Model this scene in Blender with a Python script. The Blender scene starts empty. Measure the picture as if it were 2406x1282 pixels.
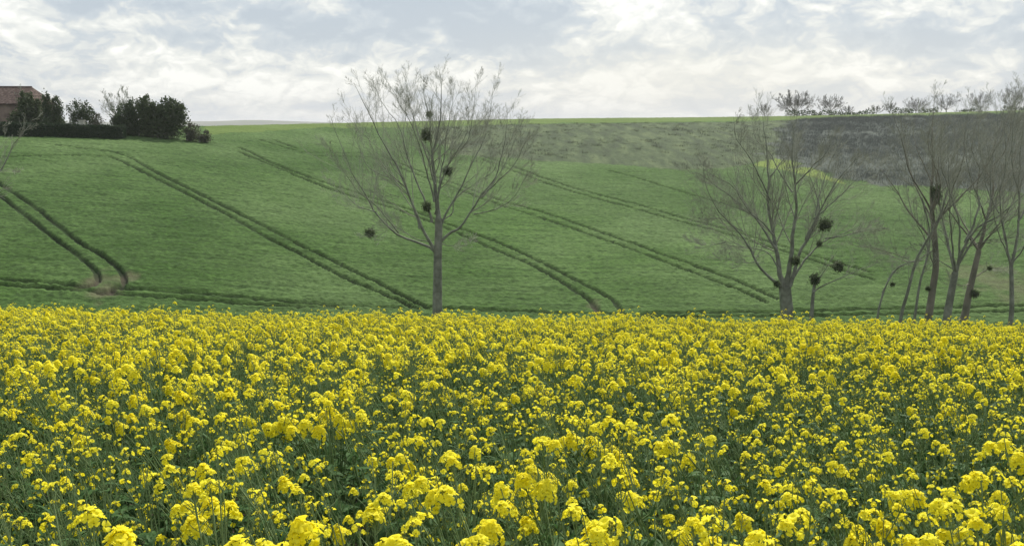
import bpy, math, random
import numpy as np
from mathutils import Vector, Matrix

S = bpy.context.scene
C = S.collection
R = math.radians

# ------------------------------------------------------------------ camera, world, sun, exposure
F_PX, CX, CY, V_HOR = 2310.0, 1203.0, 641.0, 292.0
PITCH = math.atan((CY - V_HOR) / F_PX)
CAM_Z = 1.7
cam_d = bpy.data.cameras.new('camera'); cam = bpy.data.objects.new('camera', cam_d); C.objects.link(cam)
cam.location = (0, 0, CAM_Z); cam.rotation_euler = (math.pi/2 - PITCH, 0, 0)
cam_d.sensor_width = 36.0; cam_d.lens = 36.0 * F_PX / 2406.0
cam_d.clip_start = 0.05; cam_d.clip_end = 30000
S.camera = cam

SUN_EL, SUN_AZ = 50.0, 18.0            # azimuth measured from straight ahead (+Y) towards the right (+X)
sun_d = bpy.data.lights.new('sun', 'SUN'); sun = bpy.data.objects.new('sun', sun_d); C.objects.link(sun)
sun_d.energy = 5.0; sun_d.angle = R(1.5); sun_d.color = (1.0, 0.94, 0.84)
sv = Vector((math.sin(R(SUN_AZ))*math.cos(R(SUN_EL)), math.cos(R(SUN_AZ))*math.cos(R(SUN_EL)), math.sin(R(SUN_EL))))
sun.rotation_euler = sv.to_track_quat('Z', 'Y').to_euler()

S.view_settings.view_transform = 'Standard'; S.view_settings.look = 'None'
S.view_settings.exposure = 0.14; S.view_settings.gamma = 1.0
S.cycles.max_bounces = 6; S.cycles.diffuse_bounces = 3; S.cycles.transmission_bounces = 3
S.cycles.transparent_max_bounces = 8; S.cycles.volume_bounces = 0
S.cycles.use_denoising = True; S.cycles.denoiser = 'OPENIMAGEDENOISE'; S.cycles.denoising_input_passes = 'RGB_ALBEDO_NORMAL'; S.cycles.denoising_prefilter = 'ACCURATE'

def N(nt, typ, **kw):
    n = nt.nodes.new(typ)
    for k, v in kw.items():
        if k.startswith('i_'):
            key = k[2:]; key = int(key) if key.isdigit() else key
            n.inputs[key].default_value = v
        else: setattr(n, k, v)
    return n
def L(nt, a, b): nt.links.new(a, b)
def ramp(nt, stops, interp='LINEAR'):
    r = nt.nodes.new('ShaderNodeValToRGB'); cr = r.color_ramp; cr.interpolation = interp
    while len(cr.elements) < len(stops): cr.elements.new(0.5)
    for e, (p, c) in zip(cr.elements, stops):
        e.position = p; e.color = (*c, 1) if len(c) == 3 else c
    return r
def math_(nt, op, a, b=None, c=None, clamp=False):
    n = nt.nodes.new('ShaderNodeMath'); n.operation = op; n.use_clamp = clamp
    for i, v in enumerate((a, b, c)):
        if v is None: continue
        if isinstance(v, (int, float)): n.inputs[i].default_value = v
        else: nt.links.new(v, n.inputs[i])
    return n.outputs[0]
def mixc(nt, fac, a, b, typ='MIX'):
    n = nt.nodes.new('ShaderNodeMix'); n.data_type = 'RGBA'; n.blend_type = typ
    if isinstance(fac, (int, float)): n.inputs[0].default_value = fac
    else: nt.links.new(fac, n.inputs[0])
    for i, v in ((6, a), (7, b)):
        if isinstance(v, tuple): n.inputs[i].default_value = (*v, 1)
        else: nt.links.new(v, n.inputs[i])
    return n.outputs[2]

W = bpy.data.worlds.new('World'); S.world = W; W.use_nodes = True
nt = W.node_tree; nt.nodes.clear()
out = N(nt, 'ShaderNodeOutputWorld')
sky = N(nt, 'ShaderNodeTexSky', sky_type='NISHITA', sun_disc=False, sun_elevation=R(SUN_EL), sun_rotation=R(SUN_AZ), dust_density=2.0)
bg_sky = N(nt, 'ShaderNodeBackground', i_Strength=0.10); L(nt, sky.outputs[0], bg_sky.inputs[0])
tc = N(nt, 'ShaderNodeTexCoord')
sep = N(nt, 'ShaderNodeSeparateXYZ'); L(nt, tc.outputs['Generated'], sep.inputs[0])
dx, dy, dz = sep.outputs
azi = math_(nt, 'ARCTAN2', dx, dy)                    # radians, right positive
ele = math_(nt, 'ARCSINE', dz)
def cloudcoord(sx, sz, ox, oz, up):
    # slight perspective: bands grow thicker with height above the horizon
    e2 = math_(nt, 'POWER', math_(nt, 'MAXIMUM', math_(nt, 'ADD', ele, 0.02+up), 0.0), 0.75)
    c = N(nt, 'ShaderNodeCombineXYZ')
    L(nt, math_(nt, 'ADD', math_(nt, 'MULTIPLY', azi, sx), ox), c.inputs[0])
    L(nt, math_(nt, 'ADD', math_(nt, 'MULTIPLY', e2, sz), oz), c.inputs[1])
    return c.outputs[0]
def sky_at(u, v): return math.atan((u-CX)/F_PX), math.atan((CY-v)/F_PX) - PITCH
def blob(a0, e0, sa, se, amp):
    u = math_(nt, 'DIVIDE', math_(nt, 'SUBTRACT', azi, a0), sa); v = math_(nt, 'DIVIDE', math_(nt, 'SUBTRACT', ele, e0), se)
    q = math_(nt, 'ADD', math_(nt, 'MULTIPLY', u, u), math_(nt, 'MULTIPLY', v, v))
    return math_(nt, 'MULTIPLY', math_(nt, 'POWER', 2.718, math_(nt, 'MULTIPLY', q, -1.0)), amp)
def cloud_density(up):
    warp = N(nt, 'ShaderNodeTexNoise', noise_dimensions='2D', i_Scale=3.0, i_Detail=3.0, i_Roughness=.6); L(nt, cloudcoord(4, 7, 2.0, 1.0, up), warp.inputs['Vector'])
    def w(vec, amt):
        m = N(nt, 'ShaderNodeMixRGB', blend_type='LINEAR_LIGHT', i_Fac=amt); L(nt, vec, m.inputs[1]); L(nt, warp.outputs['Color'], m.inputs[2]); return m.outputs[0]
    n2 = N(nt, 'ShaderNodeTexNoise', noise_dimensions='2D', i_Scale=2.4, i_Detail=7.0, i_Roughness=0.60); L(nt, w(cloudcoord(9.0, 10.0, 4.3, 0.7, up), .22), n2.inputs['Vector'])
    vo = N(nt, 'ShaderNodeTexVoronoi', voronoi_dimensions='2D', feature='F1', i_Scale=1.0, i_Detail=3.0, i_Roughness=0.6, normalize=True); L(nt, w(cloudcoord(15.0, 22.0, 0.3, 2.1, up), .40), vo.inputs['Vector'])
    return math_(nt, 'ADD', math_(nt, 'MULTIPLY', n2.outputs[0], 0.42), math_(nt, 'MULTIPLY', math_(nt, 'SUBTRACT', vo.outputs['Distance'], 0.32), -0.40))
n1 = N(nt, 'ShaderNodeTexNoise', noise_dimensions='2D', i_Scale=2.2, i_Detail=3.0, i_Roughness=0.5); L(nt, cloudcoord(2.4, 4.0, 1.7, 5.2, 0.0), n1.inputs['Vector'])
here = cloud_density(0.0)
rim = math_(nt, 'MULTIPLY', math_(nt, 'SUBTRACT', here, cloud_density(0.0065)), 0.75)      # tops of the heaps catch the light that comes from above and behind
dens = math_(nt, 'ADD', here, math_(nt, 'MULTIPLY', n1.outputs[0], 0.55))
# broad masses placed where they hang in the sky
for (u, v, su, se, amp) in ((260, 100, 300, 30, -.03), (880, 60, 320, 50, -.10), (880, 130, 260, 30, -.04), (1270, 70, 150, 50, -.09), (1450, 140, 120, 40, -.05), (2230, 110, 330, 45, -.09), (330, 20, 300, 22, -.06),
                       (1480, 5, 170, 22, .17), (60, 70, 170, 60, .07), (1600, 120, 120, 40, .08), (1750, 200, 450, 40, .08), (300, 70, 180, 12, .09), (740, 10, 90, 18, .12), (240, 190, 350, 40, .05), (1700, 40, 160, 30, .06)):
    a0, e0 = sky_at(u, v)
    dens = math_(nt, 'ADD', dens, blob(a0, e0, su/F_PX, se/F_PX, amp))
dens = math_(nt, 'ADD', math_(nt, 'MULTIPLY', math_(nt, 'SUBTRACT', dens, 0.5), 1.3), math_(nt, 'ADD', 0.515, rim))
cr = ramp(nt, [(0.30, (0.485, 0.55, 0.615)), (0.43, (0.56, 0.62, 0.67)), (0.495, (0.625, 0.67, 0.70)), (0.52, (0.69, 0.72, 0.725)), (0.58, (0.76, 0.785, 0.765)), (0.64, (0.86, 0.87, 0.83)), (0.76, (1.06, 1.06, 1.0))])
L(nt, dens, cr.inputs[0])
hz = math_(nt, 'POWER', 2.718, math_(nt, 'MULTIPLY', math_(nt, 'MAXIMUM', ele, 0.0), -24.0))
cloud_col = mixc(nt, math_(nt, 'MULTIPLY', hz, 0.72), cr.outputs[0], (0.69, 0.72, 0.745))
ga, ge = sky_at(1650, 175)
cloud_col = mixc(nt, blob(ga, ge, 420/F_PX, 85/F_PX, 0.55), cloud_col, (0.79, 0.79, 0.735))
bg_c = N(nt, 'ShaderNodeBackground', i_Strength=1.0); L(nt, cloud_col, bg_c.inputs[0])
mx = N(nt, 'ShaderNodeMixShader', i_0=0.88); L(nt, bg_sky.outputs[0], mx.inputs[1]); L(nt, bg_c.outputs[0], mx.inputs[2])
L(nt, mx.outputs[0], out.inputs[0])

# ------------------------------------------------------------------ helpers
def tag(o, label=None, cat=None, group=None, kind=None):
    if label: o['label'] = label
    if cat: o['category'] = cat
    if group: o['group'] = group
    if kind: o['kind'] = kind
    return o
def empty(name, loc):
    o = bpy.data.objects.new(name, None); o.location = loc; o.empty_display_size = 0.3; C.objects.link(o); return o
class MB:
    """collects vertex / face arrays with a material slot each, then makes ONE mesh"""
    def __init__(s): s.v = []; s.f4 = []; s.f3 = []; s.m4 = []; s.m3 = []; s.n = 0
    def add(s, v, quads=None, tris=None, mi=0):
        v = np.asarray(v, float).reshape(-1, 3)
        if quads is not None and len(quads): s.f4.append(np.asarray(quads, int) + s.n); s.m4.append(np.full(len(quads), mi, int))
        if tris is not None and len(tris): s.f3.append(np.asarray(tris, int) + s.n); s.m3.append(np.full(len(tris), mi, int))
        s.v.append(v); s.n += len(v); return s
    def merge(s, o, mat=None):
        v = np.concatenate(o.v) if o.v else np.zeros((0, 3))
        if mat is not None: v = v @ mat[:3, :3].T + mat[:3, 3]
        for f, m in zip(o.f4, o.m4): s.f4.append(f + s.n); s.m4.append(m)
        for f, m in zip(o.f3, o.m3): s.f3.append(f + s.n); s.m3.append(m)
        s.v.append(v); s.n += len(v); return s
    def mesh(s, name, mats, smooth=False, origin=None):
        me = bpy.data.meshes.new(name)
        v = np.concatenate(s.v) if s.v else np.zeros((0, 3))
        if origin is not None: v = v - np.asarray(origin)
        f4 = np.concatenate(s.f4) if s.f4 else np.zeros((0, 4), int); f3 = np.concatenate(s.f3) if s.f3 else np.zeros((0, 3), int)
        me.vertices.add(len(v)); me.vertices.foreach_set('co', v.astype(np.float32).ravel())
        li = np.concatenate([f4.ravel(), f3.ravel()]).astype(np.int32)
        me.loops.add(len(li)); me.loops.foreach_set('vertex_index', li)
        npoly = len(f4) + len(f3); me.polygons.add(npoly)
        tot = np.concatenate([np.full(len(f4), 4), np.full(len(f3), 3)]).astype(np.int32)
        me.polygons.foreach_set('loop_start', (np.cumsum(tot) - tot).astype(np.int32))
        for m in mats: me.materials.append(m)
        mi = np.concatenate(s.m4 + s.m3).astype(np.int32) if npoly else np.zeros(0, np.int32)
        me.polygons.foreach_set('material_index', mi)
        me.polygons.foreach_set('use_smooth', np.full(npoly, smooth))
        me.update(calc_edges=True); me.validate()
        return me
def obj(name, me, parent=None, loc=None):
    o = bpy.data.objects.new(name, me); C.objects.link(o)
    if loc is not None: o.location = loc
    if parent is not None: o.parent = parent
    return o
def nrm(a): return a / np.maximum(np.linalg.norm(a, axis=-1, keepdims=True), 1e-9)

def tubes(P, Rd, sides):
    """P (N,K,3) polylines, Rd (N,K) radii -> verts, quads"""
    P = np.asarray(P, float); Rd = np.asarray(Rd, float); n, k, _ = P.shape
    T = nrm(np.gradient(P, axis=1))
    ref = np.where(np.abs(T[:, :1, 2:3]) > 0.85, np.array([[[1.0, 0.15, 0.0]]]), np.array([[[0.1, 0.2, 1.0]]]))
    A = nrm(np.cross(T, np.broadcast_to(ref, T.shape))); B = np.cross(T, A)
    th = np.arange(sides) * 2*np.pi/sides
    ring = P[:, :, None] + Rd[:, :, None, None]*(A[:, :, None]*np.cos(th)[None, None, :, None] + B[:, :, None]*np.sin(th)[None, None, :, None])
    idx = np.arange(n*k*sides).reshape(n, k, sides)
    a = idx[:, :-1]; b = np.roll(a, -1, 2); d = idx[:, 1:]; c = np.roll(d, -1, 2)
    return ring.reshape(-1, 3), np.stack([a, b, c, d], -1).reshape(-1, 4)
def resample(pts, k):
    pts = np.asarray(pts, float)
    if len(pts) > 2:                                   # Catmull-Rom
        e = np.vstack([2*pts[0]-pts[1], pts, 2*pts[-1]-pts[-2]]); o = []
        for i in range(1, len(e)-2):
            for t in np.linspace(0, 1, 8, endpoint=False):
                a, b, c, d = e[i-1], e[i], e[i+1], e[i+2]
                o.append(0.5*((2*b)+(c-a)*t+(2*a-5*b+4*c-d)*t*t+(3*b-a-3*c+d)*t**3))
        pts = np.vstack([o, pts[-1]])
    s = np.concatenate([[0], np.cumsum(np.linalg.norm(np.diff(pts, axis=0), axis=1))]); q = np.linspace(0, s[-1], k)
    return np.stack([np.interp(q, s, pts[:, i]) for i in range(3)], 1)

def hash2(i, j, seed):
    h = (i*374761393 + j*668265263 + seed*362437) & 0x7fffffff
    h = ((h ^ (h >> 13))*1274126177) & 0x7fffffff
    return ((h ^ (h >> 16)) & 0xffff)/65535.0
def vnoise(x, y, seed=0):
    i = np.floor(x).astype(np.int64); j = np.floor(y).astype(np.int64); u = x-i; v = y-j
    u = u*u*(3-2*u); v = v*v*(3-2*v)
    return (hash2(i, j, seed)*(1-u)*(1-v)+hash2(i+1, j, seed)*u*(1-v)+hash2(i, j+1, seed)*(1-u)*v+hash2(i+1, j+1, seed)*u*v)*2-1

# ------------------------------------------------------------------ geometry of the place
SP, CP = math.sin(PITCH), math.cos(PITCH)
def ray(u, v):
    x = (u-CX)/F_PX; q = (CY-v)/F_PX
    return np.array([x, CP+q*SP, -SP+q*CP])
def at(u, v, Y):
    d = ray(u, v); return np.array([d[0]*Y/d[1], Y, CAM_Z + d[2]*Y/d[1]])
def slope_at(v): return (ray(CX, v)[2]/ray(CX, v)[1])
_ag = np.linspace(-1.6, 1.6, 641)
def _tab(us, vals):
    t = np.interp(_ag, [(u-CX)/F_PX for u in us], vals); k = np.hanning(41); k /= k.sum()
    return np.convolve(np.pad(t, 20, mode='edge'), k, 'valid')
_Yr = _tab([-800, 0, 300, 520, 720, 1250, 1700, 2000, 2406, 3400], [120, 128, 140, 152, 175, 250, 285, 310, 330, 345])
_Sr = _tab([-800, 0, 300, 520, 720, 1250, 1700, 1965, 2406, 3400], [slope_at(v) for v in (305, 303, 300, 296, 291.5, 279, 275.5, 271, 259, 250)])
def ridge(a):
    Yr = np.interp(a, _ag, _Yr); return Yr, np.interp(a, _ag, _Sr)*Yr
def Hhill(x, y):                                         # height above world zero
    a = x/np.maximum(y, 20.0); Yr, Zr = ridge(a); t = (y-60)/(Yr-60)
    z0 = -14.9
    s = np.where(t < 1, 1-np.power(np.clip(1-t, 0, 1), 1.6), 1)
    z = z0 + (Zr-z0)*np.where(t < 0, 0, s)
    z = np.where(t > 1, np.maximum(Zr-0.00012*(y-Yr)**2-0.012*(y-Yr), -26.0), z)
    return z + CAM_Z
def Hnear(x, y):
    yy = np.maximum(y, 0)
    return -(0.130*y + 0.00178*yy*yy) - 0.014*x
def Hgt(x, y):
    x = np.asarray(x, float); y = np.asarray(y, float)
    a, b = Hhill(x, y), Hnear(x, np.minimum(y, 90)); k = 1.2
    m = np.maximum(a, b); return m + np.log(np.exp((a-m)/k)+np.exp((b-m)/k))*k - np.where(y > 60, k*np.log(2)*0, 0)
def unproj(u, v, y0=62.0, y1=340.0):
    d = ray(u, v); ys = np.linspace(y0, y1, 1400); zs = CAM_Z + d[2]/d[1]*ys; xs = d[0]/d[1]*ys
    hit = np.nonzero(Hgt(xs, ys) >= zs)[0]
    if not len(hit):
        a = d[0]/d[1]; Y = float(np.interp(a, _ag, _Yr)); return np.array([a*Y, Y])
    i = hit[0]
    if i == 0: return np.array([xs[0], ys[0]])
    f0 = zs[i-1]-Hgt(xs[i-1], ys[i-1]); f1 = Hgt(xs[i], ys[i])-zs[i]; t = f0/(f0+f1+1e-12)
    return np.array([xs[i-1]+(xs[i]-xs[i-1])*t, ys[i-1]+(ys[i]-ys[i-1])*t])
def ground(u, Y):                                        # point on the ground in column u at depth Y
    x = (ray(u, CY)[0]/ray(u, CY)[1])*Y; return np.array([x, Y, float(Hgt(x, Y))])
def inpoly(x, y, poly):
    r = np.zeros(x.shape, bool); n = len(poly)
    for i in range(n):
        (x1, y1), (x2, y2) = poly[i], poly[(i+1) % n]
        c = ((y1 > y) != (y2 > y)) & (x < (x2-x1)*(y-y1)/(y2-y1+1e-12)+x1); r ^= c
    return r

# ------------------------------------------------------------------ materials
def mat(name, rough=0.85, spec=0.25):
    m = bpy.data.materials.new(name); m.use_nodes = True
    b = m.node_tree.nodes['Principled BSDF']; b.inputs['Roughness'].default_value = rough
    b.inputs['Specular IOR Level'].default_value = spec
    return m, m.node_tree, b
def noise_mat(name, c1, c2, scale, rough=0.85, spec=0.2, detail=5.0, bump=0.0, bscale=None, coord='Object'):
    m, t, b = mat(name, rough, spec)
    tcn = N(t, 'ShaderNodeTexCoord'); n = N(t, 'ShaderNodeTexNoise', i_Scale=scale, i_Detail=detail); L(t, tcn.outputs[coord], n.inputs['Vector'])
    r = ramp(t, [(0.35, c1), (0.65, c2)]); L(t, n.outputs[0], r.inputs[0]); L(t, r.outputs[0], b.inputs['Base Color'])
    if bump:
        n2 = N(t, 'ShaderNodeTexNoise', i_Scale=bscale or scale*3, i_Detail=4.0); L(t, tcn.outputs[coord], n2.inputs['Vector'])
        bp = N(t, 'ShaderNodeBump', i_Strength=bump, i_Distance=0.05); L(t, n2.outputs[0], bp.inputs['Height']); L(t, bp.outputs[0], b.inputs['Normal'])
    return m
def leaf_mat(name, c1, c2, trans=0.3, rough=0.6, spec=0.12, scale=3.0, jitter=0.25):
    """leaf or petal: diffuse body with light coming through, tone varies from one to the next"""
    m, t, b = mat(name, rough, spec)
    g = N(t, 'ShaderNodeNewGeometry'); oi = N(t, 'ShaderNodeObjectInfo')
    f = math_(t, 'ADD', math_(t, 'MULTIPLY', g.outputs['Random Per Island'], 0.6), math_(t, 'MULTIPLY', oi.outputs['Random'], 0.4))
    col = mixc(t, f, c1, c2); L(t, col, b.inputs['Base Color'])
    tr = N(t, 'ShaderNodeBsdfTranslucent'); L(t, col, tr.inputs[0])
    mx = N(t, 'ShaderNodeMixShader', i_0=trans); o = t.nodes['Material Output']
    L(t, b.outputs[0], mx.inputs[1]); L(t, tr.outputs[0], mx.inputs[2]); L(t, mx.outputs[0], o.inputs[0])
    return m
M_bark = noise_mat('bark_grey', (0.12, 0.13, 0.10), (0.235, 0.25, 0.205), 2.5, bump=0.4, bscale=14)
M_bark2 = noise_mat('bark_rust', (0.13, 0.128, 0.10), (0.24, 0.215, 0.18), 1.2, bump=0.4, bscale=14)
M_twig = noise_mat('twig', (0.23, 0.24, 0.19), (0.33, 0.345, 0.275), 1.0)
M_twig_far = noise_mat('twig_far', (0.11, 0.108, 0.095), (0.16, 0.155, 0.135), 1.0)
M_mist = leaf_mat('mistletoe_leaf', (0.07, 0.105, 0.05), (0.13, 0.17, 0.085), 0.5)
M_ever = leaf_mat('evergreen_leaf', (0.035, 0.06, 0.03), (0.09, 0.12, 0.055), 0.28)
M_hedge = leaf_mat('hedge_leaf', (0.022, 0.042, 0.022), (0.05, 0.08, 0.035), 0.15)
M_shrub = leaf_mat('shrub_leaf', (0.06, 0.07, 0.045), (0.12, 0.115, 0.08), 0.3)
M_petal = leaf_mat('rape_petal', (0.94, 0.82, 0.015), (0.97, 0.93, 0.09), 0.5, 0.6, 0.12)
M_bud = leaf_mat('rape_bud', (0.30, 0.30, 0.04), (0.45, 0.42, 0.06), 0.2)
M_stem = leaf_mat('rape_stem', (0.10, 0.17, 0.065), (0.22, 0.30, 0.14), 0.12, 0.5, 0.25)
M_rleaf = leaf_mat('rape_leaf', (0.04, 0.095, 0.03), (0.08, 0.16, 0.05), 0.35, 0.6, 0.12)
M_soil = noise_mat('field_soil', (0.05, 0.04, 0.028), (0.09, 0.07, 0.05), 6.0, bump=0.6, bscale=25)

# ------------------------------------------------------------------ ground of the near field
def polar_sheet(avals, yvals, zf):
    A, Y = np.meshgrid(avals, yvals); X = A*np.maximum(Y, 20.0)
    Z = zf(X, Y); n, k = A.shape; idx = np.arange(n*k).reshape(n, k)
    q = np.stack([idx[:-1, :-1], idx[:-1, 1:], idx[1:, 1:], idx[1:, :-1]], -1).reshape(-1, 4)
    return X, Y, Z, q
aa = np.linspace(-1.5, 1.5, 161)
X, Y, Z, q = polar_sheet(aa, np.concatenate([np.linspace(-40, 0, 12), np.linspace(1, 58, 70)]), Hgt)
mb = MB().add(np.stack([X, Y, Z], -1), q)
ground_o = tag(obj('ground', mb.mesh('ground', [M_soil], True)), kind='structure')

# ------------------------------------------------------------------ the far slope: wheat with wheel tracks pressed into it
TR = [  # traced tramline wheels
 [(-60,392),(0,432),(60,470),(120,515),(190,570),(235,595),(275,625),(292,648),(290,668),(262,680),(235,684)],
 [(-60,412),(0,458),(60,505),(130,560),(185,600),(215,625),(231,645),(226,662),(205,672),(165,669)],
 [(-60,652),(0,655),(70,660),(140,664),(205,672)], [(-60,664),(0,668),(70,672),(150,678),(240,682),(330,692),(480,703),(600,713),(700,718),(800,722)],
 [(262,676),(300,675),(370,681),(480,688),(600,700),(700,709),(800,715),(960,722)],
 [(112,337),(190,347),(250,353),(280,361),(315,373),(350,395),(420,431),(500,470),(560,500),(640,540),(700,572),(760,600),(840,640),(900,668),(960,700),(1005,722)],
 [(0,368),(100,365),(200,364),(262,367),(285,374),(300,385),(340,405),(400,435),(480,475),(560,517),(620,553),(700,592),(760,625),(820,655),(880,680),(940,705),(985,724)],
 [(560,345),(600,362),(625,376),(680,398),(740,421),(800,440),(860,459),(960,490),(1080,535),(1150,560),(1220,590),(1300,628),(1360,660),(1405,682),(1437,700),(1455,720),(1466,738)],
 [(560,355),(600,372),(650,392),(700,414),(760,437),(830,461),(900,481),(1000,515),(1080,548),(1150,580),(1230,612),(1300,648),(1350,680),(1388,705),(1410,738)],
 [(608,327),(650,340),(692,353)], [(640,327),(700,350)], [(700,357),(780,359),(880,362),(960,392),(1070,431),(1150,461),(1230,485),(1300,505),(1400,540),(1500,575),(1600,612),(1680,640),(1760,670),(1830,702)],
 [(740,366),(880,371),(960,402),(1070,441),(1130,465),(1200,489),(1300,520),(1400,555),(1500,590),(1600,628),(1680,658),(1750,685),(1800,708)],
 [(1130,365),(1200,388),(1300,425),(1400,455),(1500,480),(1600,510),(1660,525),(1750,550),(1900,596),(2050,640)],
 [(1130,373),(1200,398),(1300,435),(1400,465),(1500,492),(1600,520),(1750,560),(1900,608),(2050,655)],
 [(1430,400),(1500,418),(1560,437),(1620,455),(1760,495)],
 [(1000,720),(1200,728),(1400,736),(1600,733),(1830,731),(2000,726),(2200,722),(2450,714)], [(1500,742),(1830,741),(2000,738),(2200,735),(2450,727)],
]
TRW = [np.array([unproj(u, v) for (u, v) in resample([(a, b, 0) for a, b in t], 26)[:, :2]]) for t in TR]
av = np.concatenate([np.linspace(-1.6, -0.62, 30)[:-1], np.arange(-0.62, 0.62, 0.00125), np.linspace(0.62, 1.6, 30)])
dyl = [58.0]
while dyl[-1] < 350: dyl.append(dyl[-1] + 0.16*(dyl[-1]/62.0)**(1.35))
yv = np.concatenate([dyl, np.geomspace(353, 9000, 50)])
X, Y, Z, q = polar_sheet(av, yv, Hgt)
gro = np.zeros(X.shape); bare = np.zeros(X.shape)
jit = 0.025*vnoise(X*1.7, Y*1.7, 5)
fx, fy = X.ravel(), Y.ravel(); g1 = np.full(fx.shape, 99.0)
for t in TRW:
    for (p, r_) in zip(t[:-1], t[1:]):
        i0 = np.searchsorted(yv, min(p[1], r_[1])-1.2); i1 = np.searchsorted(yv, max(p[1], r_[1])+1.2)
        if i1 <= i0: continue
        sx, sy = X[i0:i1], Y[i0:i1]; m = (sx > min(p[0], r_[0])-1.2) & (sx < max(p[0], r_[0])+1.2)
        if not m.any(): continue
        w = r_-p; l2 = max(w @ w, 1e-9); px, py = sx[m], sy[m]
        tt = np.clip(((px-p[0])*w[0]+(py-p[1])*w[1])/l2, 0, 1)
        d = np.hypot(px-p[0]-tt*w[0], py-p[1]-tt*w[1])
        gv = g1.reshape(X.shape)[i0:i1]; gv[m] = np.minimum(gv[m], d)
D = g1.reshape(X.shape) + jit
gro = np.clip((0.27-D)/0.09, 0, 1)*np.clip(0.9+0.3*vnoise(X*.35, Y*.35, 44), 0, 1)
# worn earth where the tractor turned
for (u, v, rad) in ((222, 655, .8), (287, 655, .7), (245, 678, 1.0), (1398, 715, .5), (2330, 655, 3.0)):
    c = unproj(u, v); dd = np.hypot((X-c[0]), (Y-c[1])*0.55); bare = np.maximum(bare, np.clip(1.4-dd/rad+0.7*vnoise(X*1.1, Y*1.1, 9), 0, 1)*(1.0 if u != 2330 else 0.7))
wheat_mask = Y < 350
tex = 0.04*vnoise(X*0.9, Y*0.9, 1)+0.045*vnoise(X*2.3, Y*2.3, 2)+0.06*vnoise(X*4.7, Y*4.7, 3)
Z = Z + np.where(wheat_mask, tex*(1-0.6*gro) - 0.32*gro - 0.10*bare, 0)
def polyW(pts): return [tuple(unproj(u, v)) for u, v in pts]
def beyond(pts):   # push skyline points over the ridge
    o = []
    for (u, v, far) in pts:
        p = unproj(u, v)
        if far: a = ray(u, v)[0]/ray(u, v)[1]; Yq = float(np.interp(a, _ag, _Yr))+far; p = np.array([a*Yq, Yq])
        o.append(tuple(p))
    return o
ez = 1.2*vnoise(X*0.25, Y*0.25, 21)
Zf = beyond([(1115,368,0),(1200,372,0),(1320,380,0),(1450,388,0),(1600,397,0),(1700,396,0),(1830,372,0),(1860,330,0),(1900,281,0),(1700,287,0),(1500,289,0),(1300,291,0),(1150,293,0),(1000,300,0),(1000,330,0)])
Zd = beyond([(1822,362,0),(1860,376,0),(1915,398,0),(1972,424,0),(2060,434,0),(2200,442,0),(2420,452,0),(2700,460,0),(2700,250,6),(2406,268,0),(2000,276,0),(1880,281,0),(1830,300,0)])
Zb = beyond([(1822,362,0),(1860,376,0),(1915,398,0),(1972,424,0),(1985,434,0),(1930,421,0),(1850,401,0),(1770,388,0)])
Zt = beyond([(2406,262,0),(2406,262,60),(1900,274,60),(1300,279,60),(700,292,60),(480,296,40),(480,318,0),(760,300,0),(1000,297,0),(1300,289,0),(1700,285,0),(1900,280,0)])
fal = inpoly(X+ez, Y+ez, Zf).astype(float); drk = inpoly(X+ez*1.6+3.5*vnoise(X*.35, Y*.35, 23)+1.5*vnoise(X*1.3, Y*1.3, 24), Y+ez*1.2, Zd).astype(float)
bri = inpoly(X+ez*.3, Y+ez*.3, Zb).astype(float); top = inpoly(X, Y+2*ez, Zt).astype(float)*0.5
mb = MB().add(np.stack([X, Y, Z], -1), q)
hill_me = mb.mesh('hill', [], True)
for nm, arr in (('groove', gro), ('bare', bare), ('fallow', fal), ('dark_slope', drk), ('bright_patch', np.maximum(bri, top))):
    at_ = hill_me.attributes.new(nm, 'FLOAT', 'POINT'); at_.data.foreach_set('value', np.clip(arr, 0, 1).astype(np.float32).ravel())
_rd = unproj(1600, 390)-unproj(1470, 296); ROWANG = math.atan2(_rd[1], _rd[0])
m, t, b = mat('hillside', 0.9, 0.07)
tcn = N(t, 'ShaderNodeTexCoord'); P_ = tcn.outputs['Object']
def nz(scale, detail=4.0, rough=0.55, vec=None):
    n = N(t, 'ShaderNodeTexNoise', i_Scale=scale, i_Detail=detail, i_Roughness=rough); L(t, vec or P_, n.inputs['Vector']); return n.outputs[0]
def attr(nm): return N(t, 'ShaderNodeAttribute', attribute_name=nm).outputs['Fac']
r1 = ramp(t, [(0.36, (0.040, 0.088, 0.016)), (0.64, (0.072, 0.126, 0.038))]); L(t, nz(0.055, 6.0), r1.inputs[0])
r2 = ramp(t, [(0.32, (0.42, 0.46, 0.42)), (0.5, (1, 1, 1)), (0.70, (1.7, 1.6, 1.8))])
mp = N(t, 'ShaderNodeMapping'); mp.inputs['Scale'].default_value = (1.0, 1.6, 1.0); mp.inputs['Rotation'].default_value = (0, 0, R(12)); L(t, P_, mp.inputs[0])
L(t, nz(2.2, 7.0, 0.7, mp.outputs[0]), r2.inputs[0])
wheat = mixc(t, 1.0, r1.outputs[0], r2.outputs[0], 'MULTIPLY')
rb = ramp(t, [(0.36, (0.70, 0.76, 0.64)), (0.64, (1.28, 1.18, 1.32))]); L(t, nz(0.018, 4.0, 0.6), rb.inputs[0]); wheat = mixc(t, 1.0, wheat, rb.outputs[0], 'MULTIPLY')
dr = N(t, 'ShaderNodeMapping'); dr.inputs['Scale'].default_value = (0.22, 2.6, 1.0); dr.inputs['Rotation'].default_value = (0, 0, R(-6)); L(t, P_, dr.inputs[0])
rd = ramp(t, [(0.35, (0.60, 0.65, 0.58)), (0.65, (1.4, 1.34, 1.48))]); L(t, nz(1.0, 5.0, 0.65, dr.outputs[0]), rd.inputs[0]); wheat = mixc(t, 1.0, wheat, rd.outputs[0], 'MULTIPLY')
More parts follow.
